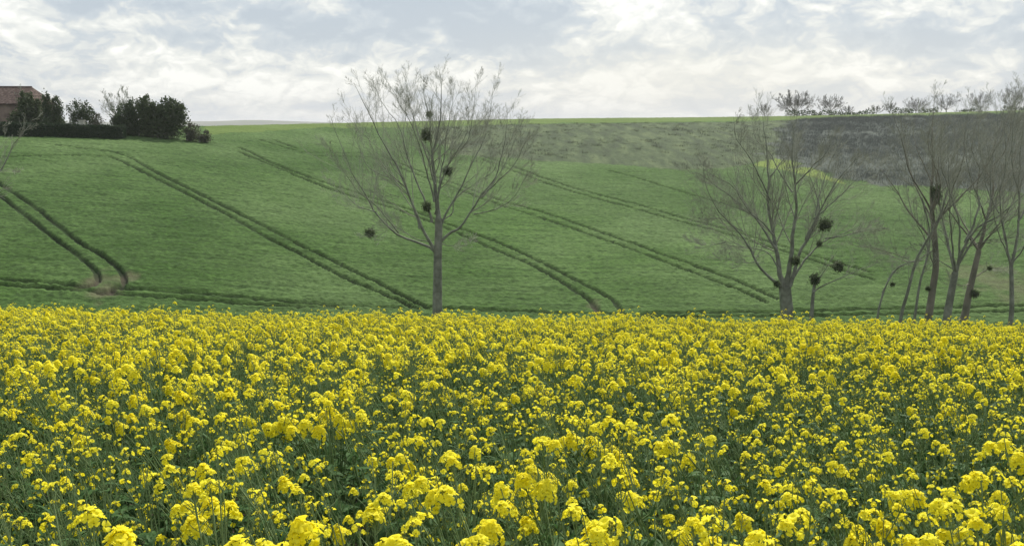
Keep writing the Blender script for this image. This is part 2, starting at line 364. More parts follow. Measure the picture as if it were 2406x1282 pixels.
wv = N(t, 'ShaderNodeMapping'); wv.vector_type = 'TEXTURE'; wv.inputs['Rotation'].default_value = (0, 0, ROWANG); wv.inputs['Scale'].default_value = (50, 2.0, 1); L(t, P_, wv.inputs[0])
r3 = ramp(t, [(0.36, (0.046, 0.062, 0.036)), (0.5, (0.062, 0.086, 0.044)), (0.66, (0.10, 0.13, 0.065))]); L(t, nz(1.0, 5.0, 0.6, wv.outputs[0]), r3.inputs[0])
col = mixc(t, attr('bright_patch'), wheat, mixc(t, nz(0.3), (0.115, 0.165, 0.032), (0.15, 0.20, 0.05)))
col = mixc(t, attr('fallow'), col, r3.outputs[0])
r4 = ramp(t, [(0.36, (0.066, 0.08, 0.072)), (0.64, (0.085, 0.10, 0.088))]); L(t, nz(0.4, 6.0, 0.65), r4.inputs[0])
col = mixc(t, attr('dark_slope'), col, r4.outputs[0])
soil = mixc(t, nz(1.5), (0.10, 0.085, 0.055), (0.16, 0.135, 0.10))
col = mixc(t, math_(t, 'MULTIPLY', attr('bare'), 0.55), col, soil)
col = mixc(t, math_(t, 'MULTIPLY', attr('groove'), 0.95), col, mixc(t, math_(t, 'MULTIPLY', attr('bare'), 0.9), (0.016, 0.026, 0.012), (0.07, 0.06, 0.045)))  # track bottoms coloured near black: shade between the wheat walls put into the colour
b.inputs['Sheen Weight'].default_value = 0.04; b.inputs['Sheen Roughness'].default_value = 0.4; b.inputs['Sheen Tint'].default_value = (.8, 1.0, .75, 1)
L(t, col, b.inputs['Base Color'])
bp = N(t, 'ShaderNodeBump', i_Strength=0.9, i_Distance=0.12); L(t, nz(4.5, 6.0, 0.7), bp.inputs['Height']); L(t, bp.outputs[0], b.inputs['Normal'])
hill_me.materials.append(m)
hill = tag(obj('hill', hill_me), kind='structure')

# hills on the horizon, kilometres off
mb = MB(); xs = np.linspace(-3200, 900, 160)
prof = 3 + 9*np.exp(-((xs+880)/260)**2) + 5*np.exp(-((xs+1300)/300)**2) + 2.0*vnoise(xs/130, xs*0, 3) + 1.0*vnoise(xs/40, xs*0, 4)
rows = [np.stack([xs, np.full_like(xs, y), z*np.ones_like(xs)], 1) for y, z in ((3000, -30.0),)]
rows += [np.stack([xs, np.full_like(xs, 3200), prof*0.3-8], 1), np.stack([xs, np.full_like(xs, 3500), prof+CAM_Z], 1), np.stack([xs, np.full_like(xs, 4200), prof*0-30], 1)]
idx = np.arange(4*160).reshape(4, 160)
mb.add(np.concatenate(rows), np.stack([idx[:-1, :-1], idx[:-1, 1:], idx[1:, 1:], idx[1:, :-1]], -1).reshape(-1, 4))
M_far = noise_mat('far_hill', (0.05, 0.07, 0.04), (0.09, 0.10, 0.06), 0.01)
tag(obj('distant_hills', mb.mesh('distant_hills', [M_far], True)), kind='structure')

# ------------------------------------------------------------------ scattering for what nobody could count
def scatter(name, pts, rot, scl, idx, protos, label, cat):
    pc = bpy.data.collections.new(name + '_kinds')
    for p in protos: pc.objects.link(p)
    me = bpy.data.meshes.new(name); n = len(pts)
    me.vertices.add(n); me.vertices.foreach_set('co', np.asarray(pts, np.float32).ravel())
    a = me.attributes.new('rot', 'FLOAT_VECTOR', 'POINT'); a.data.foreach_set('vector', np.asarray(rot, np.float32).ravel())
    a = me.attributes.new('scl', 'FLOAT_VECTOR', 'POINT'); a.data.foreach_set('vector', np.asarray(scl, np.float32).ravel())
    a = me.attributes.new('pick', 'INT', 'POINT'); a.data.foreach_set('value', np.asarray(idx, np.int32).ravel())
    o = obj(name, me); tag(o, label, cat, kind='stuff')
    g = bpy.data.node_groups.new(name, 'GeometryNodeTree')
    g.interface.new_socket('Geometry', in_out='INPUT', socket_type='NodeSocketGeometry'); g.interface.new_socket('Geometry', in_out='OUTPUT', socket_type='NodeSocketGeometry')
    gi, go = g.nodes.new('NodeGroupInput'), g.nodes.new('NodeGroupOutput')
    ci = g.nodes.new('GeometryNodeCollectionInfo'); ci.inputs['Collection'].default_value = pc
    ci.inputs['Separate Children'].default_value = True; ci.inputs['Reset Children'].default_value = True
    ip = g.nodes.new('GeometryNodeInstanceOnPoints'); ip.inputs['Pick Instance'].default_value = True
    def na(nm, typ):
        k = g.nodes.new('GeometryNodeInputNamedAttribute'); k.data_type = typ; k.inputs[0].default_value = nm
        return next(s for s in k.outputs if s.enabled and s.name == 'Attribute')
    e2r = g.nodes.new('FunctionNodeEulerToRotation'); g.links.new(na('rot', 'FLOAT_VECTOR'), e2r.inputs[0])
    g.links.new(gi.outputs[0], ip.inputs['Points']); g.links.new(ci.outputs[0], ip.inputs['Instance'])
    g.links.new(na('pick', 'INT'), ip.inputs['Instance Index']); g.links.new(e2r.outputs[0], ip.inputs['Rotation']); g.links.new(na('scl', 'FLOAT_VECTOR'), ip.inputs['Scale'])
    g.links.new(ip.outputs[0], go.inputs[0])
    o.modifiers.new('scatter', 'NODES').node_group = g
    return o
def proto(name, me): return bpy.data.objects.new(name, me)

# ------------------------------------------------------------------ trees
def grow(rng, par, prad, plen, nch, t0, t1, ang, lf, up, K, wig, rscale=0.6, rmin=0.008, taper=0.35):
    n, k, _ = par.shape; ix = np.repeat(np.arange(n), nch); m = len(ix)
    tt = rng.uniform(t0, t1, m); f = tt*(k-1); i = np.minimum(f.astype(int), k-2); w = (f-i)[:, None]
    pos = par[ix, i]*(1-w)+par[ix, i+1]*w; tan = nrm(par[ix, i+1]-par[ix, i])
    rv = rng.normal(size=(m, 3)); pp = nrm(rv-(rv*tan).sum(1, keepdims=True)*tan)
    an = np.radians(rng.normal(ang, 9, m))[:, None]
    d = nrm(tan*np.cos(an)+pp*np.sin(an))
    Ln = plen[ix]*lf*(1-0.74*tt)*rng.uniform(0.5, 1.3, m)
    pts = [pos]
    for j in range(K-1):
        pts.append(pts[-1]+d*(Ln/(K-1))[:, None])
        d = nrm(d+np.array([0, 0, up])+rng.normal(size=(m, 3))*wig)
    r0 = np.maximum((prad[ix, i]*(1-w[:, 0])+prad[ix, i+1]*w[:, 0])*rscale*rng.uniform(0.7, 1.0, m), rmin)
    rr = np.maximum(r0[:, None]*np.linspace(1, taper, K)[None], rmin*0.6)
    return np.stack(pts, 1), rr, Ln
def bare_tree(name, label, limbs, seed, n1=11, n2=6, n3=5, group=None, bark=None, twig=None, lf1=0.42, rmin=0.009, up=0.10, cat='tree'):
    """limbs: list of (points(M,3), r0, r1); first is the trunk"""
    rng = np.random.default_rng(seed); base = np.array(limbs[0][0][0])
    root = empty(name, base); tag(root, label, cat, group)
    tm = MB(); PP, RR, LL = [], [], []
    for li, (p, r0, r1) in enumerate(limbs):
        p = resample(p, 22); ln = np.linalg.norm(np.diff(p, axis=0), axis=1).sum()
        if li: p[1:] += np.cumsum(rng.normal(size=(21, 3)), 0)*ln*0.0035
        rad = (r0+((r1*.5 if li else r1)-r0)*np.linspace(0, 1, 22)**0.6)*(.85 if li else 1)
        if li == 0: rad[:3] *= np.array([1.35, 1.12, 1.03])
        v, f = tubes(p[None], rad[None], 9 if r0 > .1 else 6); tm.add(v, f)
        PP.append(p); RR.append(rad); LL.append(ln)
    PP = np.array(PP); RR = np.array(RR); LL = np.array(LL)
    cm = MB()
    sk = slice(1, None) if len(PP) > 1 else slice(None)
    a, ra, la = grow(rng, PP[sk], RR[sk], LL[sk], n1, 0.22, 0.98, 31, lf1, up, 8, 0.06, 0.5, rmin*1.2, .25)
    v, f = tubes(a, ra, 4); cm.add(v, f)
    b_, rb, lb = grow(rng, a, ra, la, n2, 0.15, 0.98, 34, 0.55, up, 6, 0.08, 0.6, rmin)
    v, f = tubes(b_, rb, 3); cm.add(v, f)
    c_, rc, lc = grow(rng, b_, rb, lb, n3, 0.15, 0.98, 32, 0.6, up, 4, 0.08, 0.7, rmin*0.75)
    v, f = tubes(c_, rc, 3); cm.add(v, f)
    obj('trunk', tm.mesh(name+'_trunk', [bark or M_bark], True, base), root)
    obj('crown', cm.mesh(name+'_crown', [twig or M_twig], False, base), root)
    return root
def traced(pts, Y, off, sc, ox, oy, axis_u=None):
    """zoom-pixel polyline -> world points; limbs fan out in depth as they leave the trunk"""
    o = []; n = len(pts)
    for i, (a, b_) in enumerate(pts):
        o.append(at(ox+a/sc, oy+b_/sc, Y+off*(i/(n-1))**1.1))
    return np.array(o)

# -- the tall lone tree
Yt = 66.0
def low(pts, y0, f): return [(a, b_ if b_ > y0 else y0-(y0-b_)*f) for a, b_ in pts]
def tl(pts, off): return traced(low(pts, 330, .88), Yt, off, 2.036, 740, 130)
g0 = ground(1028, Yt)-np.array([0, 0, 0.25])
trunk = np.vstack([g0, tl([(586,1210),(587,1080),(588,950),(592,860),(592,780)], 0)])
limbs = [(trunk, .40, .25),
 (tl([(592,790),(584,700),(575,600),(568,500),(590,400),(612,250),(605,55)], .5), .23, .02),
 (tl([(572,560),(560,470),(545,400),(540,300),(515,180),(510,70)], -1.2), .10, .015),
 (tl([(582,955),(545,880),(505,820),(460,700),(415,580),(330,440),(250,270),(180,110)], -2.5), .17, .02),
 (tl([(580,945),(540,905),(500,895),(400,860),(330,800),(280,740),(190,580),(130,440),(70,290)], 2.0), .13, .018),
 (tl([(290,750),(240,735),(190,710),(120,645),(50,600)], 2.8), .06, .012),
 (tl([(560,800),(520,700),(480,620),(430,500),(390,350),(310,220),(260,90)], 2.5), .12, .016),
 (tl([(570,700),(530,560),(500,450),(450,330),(400,230),(330,90)], -2.0), .10, .015),
 (tl([(575,620),(540,500),(500,390),(470,260),(440,60)], 3.0), .09, .014),
 (tl([(603,890),(640,850),(690,820),(760,720),(805,655),(870,580),(910,440),(935,250)], -2.0), .13, .016),
 (tl([(800,665),(880,600),(960,520),(1030,360)], -3.2), .06, .012),
 (tl([(760,760),(850,740),(930,690),(990,600),(1050,520)], -3.0), .055, .012),
 (tl([(598,830),(650,690),(720,560),(770,460),(815,310),(840,110)], 2.2), .11, .015),
 (tl([(585,700),(610,560),(640,430),(670,250),(690,90)], 1.6), .10, .014),
 (tl([(600,800),(660,760),(675,690),(760,615),(850,560),(865,500)], 3.5), .07, .012),
 (tl([(590,640),(660,500),(730,440),(770,280),(790,110)], -2.8), .08, .014),
 (tl([(545,890),(480,880),(380,820),(310,860),(240,850)], -1.5), .05, .012),
 (tl([(600,900),(680,915),(740,900),(760,860)], 2.0), .04, .012),
 (tl([(500,830),(420,640),(350,590),(250,540),(200,440),(150,230)], 3.8), .08, .012),
 (tl([(575,760),(600,640),(650,520),(720,400),(750,240)], -4.5), .09, .014),
 (tl([(800,680),(860,610),(930,500),(980,360),(1000,290)], 2.5), .06, .012),
 (tl([(400,850),(300,720),(210,650),(130,540),(60,420)], -2.5), .06, .012)]
bare_tree('bare_tree', 'tall lone bare tree with fan-shaped crown on one long straight grey trunk', limbs, 11, n1=18, n2=10, n3=8, lf1=.52, rmin=.0054)

# -- the low-forking tree right of it
Y2 = 66.0
def t2(pts, off): return traced(low(pts, 420, .84), Y2, off, 2.211, 1550, 180)
g0 = ground(1849, Y2)-np.array([0, 0, 0.25])
limbs = [(np.vstack([g0, t2([(660,1225),(655,1160),(650,1090)], 0)]), .52, .40),
 (t2([(645,1110),(610,900),(575,660),(577,480),(555,300),(540,130)], 1.5), .26, .02),
 (t2([(660,1100),(690,800),(705,640),(685,450),(690,200)], -1.5), .27, .02),
 (t2([(675,1090),(720,920),(800,740),(800,640),(770,560),(730,440)], 2.6), .20, .02),
 (t2([(760,850),(830,730),(880,640),(940,540),(1010,460),(1080,380)], -2.0), .13, .016),
 (t2([(690,1050),(760,930),(860,840),(995,790),(1100,740)], 3.0), .12, .016),
 (t2([(625,1090),(560,1030),(500,960),(470,880),(410,790),(310,680),(250,560),(240,440)], -2.4), .15, .018),
 (t2([(620,1000),(580,920),(520,895),(400,880),(330,870),(250,820)], 3.0), .08, .014),
 (t2([(610,900),(560,820),(500,740),(430,650),(370,560),(240,480),(180,420)], 2.0), .12, .016),
 (t2([(590,820),(520,740),(440,690),(330,650),(210,620)], -3.2), .08, .014),
 (t2([(575,640),(530,540),(460,400),(400,300),(380,170)], -2.8), .09, .014),
 (t2([(575,520),(640,440),(700,360),(720,240)], 2.2), .07, .014),
 (t2([(690,600),(620,510),(560,400),(480,300),(480,160)], 3.6), .08, .014),
 (t2([(705,560),(790,470),(860,380),(900,260)], -3.4), .08, .014),
 (t2([(810,720),(850,560),(900,430),(960,300)], 3.8), .08, .014),
 (t2([(800,740),(900,660),(1000,560),(1110,470),(1180,400)], 1.5), .08, .014),
 (t2([(420,660),(300,560),(210,500),(130,470)], -1.8), .07, .013),
 (t2([(860,840),(960,820),(1080,790),(1190,780)], -2.0), .06, .012),
 (t2([(340,860),(240,880),(140,850)], 3.6), .04, .012),
 (t2([(470,880),(490,960),(400,960),(300,940)], -3.0), .04, .012),
 (t2([(430,800),(320,740),(230,745),(150,720)], -3.5), .05, .012)]
bare_tree('bare_tree', 'wide bare tree forking low into spreading limbs, nearest right of the tall lone tree', limbs, 23, n1=20, n2=10, n3=8, bark=M_bark, lf1=.52, rmin=.0054)
# -- the group at the right
def t3(pts, off, Y): return traced(low(pts, 480, .92), Y, off, 2.173, 1950, 170)
def group_tree(label, u, Y, r, trunkpts, branches, seed, bark=M_bark, n1=14):
    g0 = ground(u, Y)-np.array([0, 0, 0.25])
    lm = [(np.vstack([g0, t3(trunkpts, 0, Y)]), r, r*0.62)]
    for (p, off, r0) in branches: lm.append((t3(p, off, Y), r0, .015))
    rg = np.random.default_rng(seed+500); top = np.array(lm[0][0][-1]); hh = at(u, 215, Y)[2]
    for k in range(3):
        a0 = k*2.4+seed; rr = rg.uniform(2.6, 5.0); e = np.array([top[0]+math.cos(a0)*rr, top[1]+math.sin(a0)*rr, top[2]+(hh-top[2])*rg.uniform(.6, .98)])
        lm.append((np.array([top, top*.55+e*.45+np.array([math.cos(a0), math.sin(a0), 0])*rr*.2, e]), r*.34, .015))
    return bare_tree('bare_tree', label, lm, seed, n1=n1+1, n2=9, n3=8, lf1=.52, rmin=.0054, group='bare trees crowding the right end of the valley', bark=bark)
group_tree('bare tree with rusty lower trunk and ivy wrapped upper trunk, first of the right-hand clump', 2182, 67.0, .30,
 [(505,1235),(525,1100),(540,1000),(538,900),(528,780)],
 [([(528,790),(525,650),(540,500),(537,300),(550,90)], .6, .22), ([(525,850),(470,790),(400,710),(335,590),(270,500),(200,450)], 2.4, .12), ([(520,720),(480,640),(410,520),(380,400),(330,250),(300,150)], -2.2, .10),
  ([(535,800),(600,680),(650,560),(690,430),(700,250)], -2.4, .11), ([(530,640),(600,560),(640,420),(620,230)], 2.6, .08), ([(520,560),(450,420),(420,280),(450,140)], 3, .07),
  ([(400,950),(330,930),(200,890),(90,870)], -3, .05), ([(535,900),(440,960),(350,950),(290,920),(150,860)], 3, .06), ([(535,1000),(480,850),(440,760),(420,640)], -1.5, .07), ([(530,700),(560,560),(500,380),(520,220)], -4, .09)], 31, M_bark2)
group_tree('bare tree with forked grey trunk leaning right, second of the right-hand clump', 2228, 65.0, .34,
 [(600,1235),(620,1120),(640,1020)],
 [([(635,1040),(660,950),(700,850),(760,780),(860,730),(990,600),(1100,480)], -1.5, .18), ([(635,1040),(615,920),(590,800),(570,680),(590,560)], 2, .14), ([(690,870),(740,740),(760,640),(700,480),(690,300),(730,140)], 2.6, .12),
  ([(660,950),(670,780),(640,640),(590,480),(600,240)], -2.8, .10), ([(800,760),(830,640),(820,480),(860,300),(850,100)], 3, .10), ([(640,1010),(560,960),(500,910),(420,880)], 2, .06), ([(680,900),(800,860),(900,850),(985,840)], -3, .06)], 37)
group_tree('bare tree with reddish lichen-stained trunk, third of the right-hand clump', 2268, 69.0, .30,
 [(690,1235),(705,1150),(725,1060),(760,910)],
 [([(755,930),(795,770),(825,600),(830,420),(880,250),(905,90)], 1.2, .2), ([(760,900),(820,830),(900,760),(1000,700)], -2.6, .10), ([(810,700),(880,600),(920,480),(950,300),(960,60)], 2.4, .10), ([(800,760),(740,640),(740,500),(700,380),(720,200)], -2.4, .10),
  ([(828,560),(770,440),(760,280),(790,110)], 3, .08), ([(830,480),(900,380),(930,200),(930,100)], -3, .08), ([(720,1060),(800,1010),(860,1000),(940,1040)], 1.4, .06), ([(720,1080),(660,1090),(600,1040)], -2, .05)], 41, M_bark2)
group_tree('slender bare tree with pale forked trunk, last of the right-hand clump', 2376, 63.0, .20,
 [(925,1250),(928,1120),(925,980)],
 [([(925,990),(950,880),(962,760),(968,560),(975,300),(985,60)], .8, .14), ([(925,985),(890,870),(870,750),(860,620),(890,450),(880,250)], -1.8, .11), ([(960,760),(1020,650),(1080,500),(1090,250)], 2, .09), ([(865,720),(800,600),(770,450),(780,280)], 2.6, .07), ([(968,620),(930,500),(930,300),(960,140)], -2.4, .07), ([(930,930),(1000,880),(1080,850)], 2, .05)], 43)
def leaning(label, u, Y, r, pts, seed, off):
    g0 = ground(u, Y)-np.array([0, 0, 0.2]); p = np.vstack([g0, t3(pts, off, Y)])
    bare_tree('young_tree', label, [(p, r, r*.35), (p[1:], r*.7, .012)], seed, n1=14, n2=5, n3=4, group='thin leaning stems in front of the right-hand clump', lf1=0.4)
leaning('thin arching sapling bent over to the right, leftmost of the leaning stems', 2063, 64.0, .10, [(245,1235),(265,1150),(295,1070),(345,1000),(420,965),(470,960)], 51, 1)
leaning('thin leaning sapling between the arching sapling and the rusty trunk', 2118, 64.5, .15, [(365,1235),(400,1110),(440,960),(500,850),(560,740),(600,600)], 52, -1)
leaning('thin upright sapling just left of the rusty trunk', 2150, 65.5, .12, [(435,1235),(460,1070),(495,950),(510,820),(470,640)], 53, 1)
# broken stub beside the low-forking tree, hidden under a mistletoe ball, with a long arching side branch
g0 = ground(1908, 65.0)-np.array([0, 0, 0.2])
st = np.vstack([g0, traced([(790,1225),(795,1150),(805,1070)], 65.0, 0.2, 2.211, 1550, 180)])
bare_tree('tree_stump', 'short broken tree stub with twiggy side shoots beside the low-forking tree', [(st, .2, .10), (traced([(800,1120),(840,1085),(990,1030),(1120,980),(1180,930)], 65.0, 1.0, 2.211, 1550, 180), .07, .012), (traced([(800,1100),(860,1000),(930,900)], 65, -1, 2.211, 1550, 180), .06, .012)], 55, n1=9, n2=5, n3=4)
# tree beyond the left edge whose branches reach into view
Yl = 62.0
g0 = ground(-130, Yl)-np.array([0, 0, 0.2])
def tw(pts, off): return np.array([at(a, b_, Yl+off*i/(len(pts)-1)) for i, (a, b_) in enumerate(pts)])
bare_tree('bare_tree', 'bare tree mostly beyond the left edge with branches reaching into view', [(np.vstack([g0, tw([(-130,700),(-128,600),(-120,520)], 0)]), .3, .2),
 (tw([(-122,540),(-60,470),(0,392),(30,335),(60,300),(75,275)], .8), .17, .02), (tw([(-122,540),(-50,440),(-20,415),(20,402),(40,404)], -1), .12, .015),
 (tw([(-120,520),(-150,400),(-140,260),(-120,150)], 1), .15, .015), (tw([(-120,530),(-200,430),(-260,300)], -1), .12, .015), (tw([(-60,470),(-40,380),(-20,310),(20,290)], 2), .06, .01)], 57, n1=12, n2=7, n3=5, lf1=.4, rmin=.010)

# -- bare trees along the ridge
def ridge_tree(label, u, vtop, w, depth, seed, dark=True, group='bare trees standing along the ridge', nl=9, rmin=.011):
    a = ray(u, 280)[0]/ray(u, 280)[1]; Yq = float(np.interp(a, _ag, _Yr))+depth; x = a*Yq
    z = float(Hgt(x, Yq)); topz = at(u, vtop, Yq)[2]; h = topz-z; rw = w/2/F_PX*Yq
    rng = np.random.default_rng(seed); base = np.array([x, Yq, z-0.2]); fork = np.array([x+rng.normal()*.2, Yq, z+h*0.18])
    lm = [(np.array([base, base*.5+fork*.5+np.array([.08, 0, 0]), fork]), max(.10, h*.026), h*.018)]
    for k in range(nl+4):                                  # stems reach out to every side of a round crown
        ph = k*2.4+rng.uniform(0, .5); q_ = (k+.5)/(nl+4); rr = rw*math.sqrt(q_)*.88
        zt = z+h*(.30+.66*math.sqrt(max(0, 1-.92*q_*q_)))*rng.uniform(.88, 1.0)
        e = np.array([x+math.cos(ph)*rr, Yq+math.sin(ph)*rr, zt]); f0 = fork*(1-.25*q_)+base*.25*q_
        mid = f0*.5+e*.5+np.array([math.cos(ph)*rr*.16, math.sin(ph)*rr*.16, 0])
        lm.append((np.array([f0, mid, e]), h*.012, .016))
    return bare_tree('bare_tree', label, lm, seed, n1=12, n2=9, n3=6, group=group, bark=M_twig_far, twig=M_twig_far, lf1=.55, rmin=rmin)
ridge_tree('widest round-crowned bare tree on the ridge, above the low-forking tree', 1866, 211, 112, 2, 61, nl=16, rmin=.019)
ridge_tree('loose-crowned bare tree on the ridge just right of the widest one', 1950, 221, 84, 3, 62, nl=11, rmin=.014)
ridge_tree('small leaning bare tree on the ridge, right of the loose-crowned one', 1990, 246, 40, 4, 63, nl=7)
ridge_tree('small bare tree on the ridge where the skyline is open on both sides', 2058, 246, 44, 6, 64, nl=7)
ridge_tree('narrow bare tree on the ridge with upright twigs, left of the bushy pair', 2090, 238, 36, 8, 65, nl=7)
ridge_tree('bushy bare tree on the ridge directly left of the tall ivy wrapped tree', 2150, 226, 72, 6, 66, nl=9)
ridge_tree('bushy bare tree on the ridge behind the top of the tall ivy wrapped tree', 2222, 216, 84, 8, 67, nl=9)
ridge_tree('short bare tree on the ridge under the tops of the right-hand clump', 2300, 212, 80, 6, 68, nl=9)
ridge_tree('bare tree on the ridge close to the right edge of the view', 2375, 200, 84, 6, 69, nl=9)
ridge_tree('faint thin bare tree on the ridge left of the widest round crown', 1795, 240, 36, 5, 70, nl=6)

# ------------------------------------------------------------------ mistletoe balls (each hangs in a tree: things of their own)
def leaf_quads(rng, P, size, asp=0.5, up=None):
    n = len(P); d = nrm(rng.normal(size=(n, 3)));
    if up is not None: d = nrm(d+np.array([0, 0, up]))
    e = nrm(np.cross(d, rng.normal(size=(n, 3)))); s = (size*rng.uniform(.6, 1.3, n))[:, None]
    v = np.stack([P, P+d*s*.5+e*s*asp*.5, P+d*s, P+d*s*.5-e*s*asp*.5], 1)
    return v.reshape(-1, 3), np.arange(4*n).reshape(-1, 4)
def mistletoe_mesh(seed, stretch):
    rng = np.random.default_rng(seed); mb = MB()
    d = nrm(rng.normal(size=(46, 3))); ln = rng.uniform(.55, 1.0, 46)
    bend = nrm(d+rng.normal(size=(46, 3))*.35)
    P = np.stack([d*0, d*.4*ln[:, None], (d*.4+bend*.5)*ln[:, None]], 1)
    v, f = tubes(P, np.broadcast_to(np.array([[.045, .03, .018]]), (46, 3)), 3); mb.add(v, f, mi=1)
    k = rng.integers(0, 46, 1300); tt = rng.uniform(.35, 1.02, 1300)[:, None]
    Q = (d[k]*.4*np.minimum(tt*2, 1)+bend[k]*.55*np.maximum(tt*2-1, 0))*ln[k][:, None]+rng.normal(size=(1300, 3))*.12
    v, f = leaf_quads(rng, Q, .26, .45); mb.add(v, f, mi=0)
    for arr in mb.v: arr[:, 2] *= stretch
    return mb.mesh('mistletoe', [M_mist, M_twig])
MM = [mistletoe_mesh(1, 1.0), mistletoe_mesh(2, 1.15), mistletoe_mesh(3, .9), mistletoe_mesh(4, 1.9)]
for (u, v, r, Yq, k, lab) in (
 (1008, 268, 10, 66.3, 0, 'small dark mistletoe ball topmost in the tall lone tree'),
 (1001, 317, 17, 65.6, 1, 'largest dark mistletoe ball, second from the top in the tall lone tree'),
 (1052, 402, 17, 66.6, 2, 'ragged mistletoe ball right of the trunk in the tall lone tree'),
 (1003, 485, 15, 66.0, 1, 'mistletoe ball tucked against the main fork of the tall lone tree'),
 (870, 546, 16, 65.6, 0, 'round mistletoe ball on the outer low left branch of the tall lone tree'),
 (1938, 528, 21, 65.5, 2, 'wide ragged mistletoe ball high in the right limbs of the low-forking tree'),
 (1925, 572, 9, 67, 1, 'small mistletoe tuft under the wide ball in the low-forking tree'),
 (1871, 612, 14, 65.4, 1, 'mistletoe ball between the stout stems of the low-forking tree'),
 (1825, 666, 11, 65.3, 0, 'mistletoe clump on the left of the low fork, close to the trunk'),
 (1969, 626, 19, 65.6, 2, 'drooping mistletoe ball on the long low side branch right of the tree stub'),
 (1913, 656, 17, 65.1, 1, 'mistletoe ball sitting on top of the broken tree stub'),
 (2201, 455, 15, 66.8, 3, 'tall dark ivy-like mistletoe clump on the upper trunk of the rusty tree'),
 (2180, 677, 9, 66.7, 0, 'small mistletoe ball low on the rusty trunk'),
 (2326, 629, 8, 68.8, 0, 'small mistletoe ball on the thin branch left of the pale forked trunk'),
 (2291, 690, 12, 68.6, 1, 'mistletoe ball hanging right of the reddish trunk'),
 (2097, 668, 8, 64.2, 2, 'tiny mistletoe tuft low between the leaning saplings')):
    o = obj('mistletoe', MM[k], loc=at(u, v, Yq)); o.scale = (r/F_PX*Yq,)*3; o.rotation_euler = (0, 0, u*1.7)
    tag(o, lab, 'mistletoe', 'mistletoe balls in the bare trees')

# ------------------------------------------------------------------ house, hedge and garden trees on the left
def leaf_cloud(rng, lobes, n, size, asp=0.6, shell=2.2, rag=0.28):
    lob = np.array(lobes, float); vol = lob[:, 3]*lob[:, 4]*lob[:, 5]; k = rng.choice(len(lob), n, p=vol**.7/(vol**.7).sum())
    d = nrm(rng.normal(size=(n, 3))); r = rng.uniform(0, 1, n)**(1/shell)
    clump = 1+rag*vnoise(d[:, 0]*3+k*7.1+d[:, 2]*2.3, d[:, 1]*3+d[:, 2]*3.1, 5)+rag*.6*vnoise(d[:, 0]*8+k, d[:, 2]*8+d[:, 1]*5, 6)
    P = lob[k, :3]+d*(r*clump)[:, None]*lob[k, 3:6]
    return leaf_quads(rng, P, size, asp)
YH = 128.0
def gz(u, Y): return ground(u, Y)
def bush(name, label, cat, u, Y, lobes_px, n, size, seed, material, group=None, trunk_r=0.12, rag=.3, bare=0):
    """lobes_px: (u, v, half width px, half height px) read off the photo, turned into real lobes at depth Y"""
    rng = np.random.default_rng(seed); g = gz(u, Y); px = Y/F_PX
    lob = []
    for (a, b_, rw, rh) in lobes_px:
        c = at(a, b_+5, Y+rng.uniform(-.4, .4)); lob.append((c[0], c[1], c[2], rw*px, rw*px*.9, rh*px*.94))
    for l in list(lob):                                    # shoots that break the outline
        for q_ in range(7):
            a0 = rng.uniform(0, 6.28); r0 = rng.uniform(.25, .85); w0 = l[3]*rng.uniform(.10, .22)
            lob.append((l[0]+math.cos(a0)*l[3]*r0, l[1]+math.sin(a0)*l[4]*r0, l[2]+l[5]*math.sqrt(1-r0*r0)*rng.uniform(.85, 1.05), w0, w0, w0*rng.uniform(1.3, 2.6)))
    root = empty(name, g); tag(root, label, cat, group)
    mb = MB(); v, f = leaf_cloud(rng, lob, n, size, rag=rag*1.35, shell=1.9); mb.add(v, f)
    obj('crown', mb.mesh(name+'_crown', [material], False, g), root)
    tb = MB(); lines = [np.array([g-np.array([0, 0, .2]), g+np.array([.05, 0, .8]), np.array(lob[0][:3])])]
    for l in lob[1:len(lobes_px)]: lines.append(np.array([g+np.array([0, 0, .3]), (g+np.array(l[:3]))/2+np.array([0, 0, .3]), np.array(l[:3])]))
    for i, ln in enumerate(lines): v, f = tubes(resample(ln, 8)[None], np.linspace(trunk_r*(1 if i == 0 else .6), .03, 8)[None], 6); tb.add(v, f)
    obj('trunk', tb.mesh(name+'_trunk', [M_bark], True, g), root)
    return root
# clipped hedge
rng = np.random.default_rng(77)
root = None; mb = MB(); hp = [(u, float(unproj(u, v)[1])) for u, v in ((-260, 316), (-130, 317), (0, 319), (80, 320.5), (160, 322.5), (240, 325), (312, 327))]
g = gz(20, 122.5)
root = tag(empty('hedge', g), 'long clipped dark hedge running below the tile-roofed house', 'hedge')
n = 15000; uu = rng.uniform(-260, 312, n); Yh = np.interp(uu, [p[0] for p in hp], [p[1] for p in hp])
face = rng.integers(0, 10, n); dep = np.where(face < 5, rng.uniform(-.62, -.45, n), rng.uniform(-.6, .6, n)); top_m = face >= 5
xx = (uu-CX)/F_PX/CP*Yh; zz = Hgt(xx, Yh); hh = 1.40+.05*vnoise(xx*1.3, xx*0, 3)
hz_ = np.where(top_m, hh+rng.normal(size=n)*.05, rng.uniform(.0, 1.0, n)*hh)
v, f = leaf_quads(rng, np.stack([xx, Yh+dep, zz+hz_], 1), .22, .7); mb.add(v, f)
u2 = np.linspace(-260, 312, 60); Y2_ = np.interp(u2, [p[0] for p in hp], [p[1] for p in hp]); x2 = (u2-CX)/F_PX/CP*Y2_; z2 = Hgt(x2, Y2_)
core = []
for k in range(60): core += [(x2[k], Y2_[k]-.45, z2[k]-.1), (x2[k], Y2_[k]-.45, z2[k]+1.28), (x2[k], Y2_[k]+.45, z2[k]+1.28), (x2[k], Y2_[k]+.45, z2[k]-.1)]
i0 = np.arange(59)[:, None]*4
qd = np.concatenate([np.concatenate([i0+j, i0+(j+1) % 4, i0+4+(j+1) % 4, i0+4+j], 1) for j in range(3)])
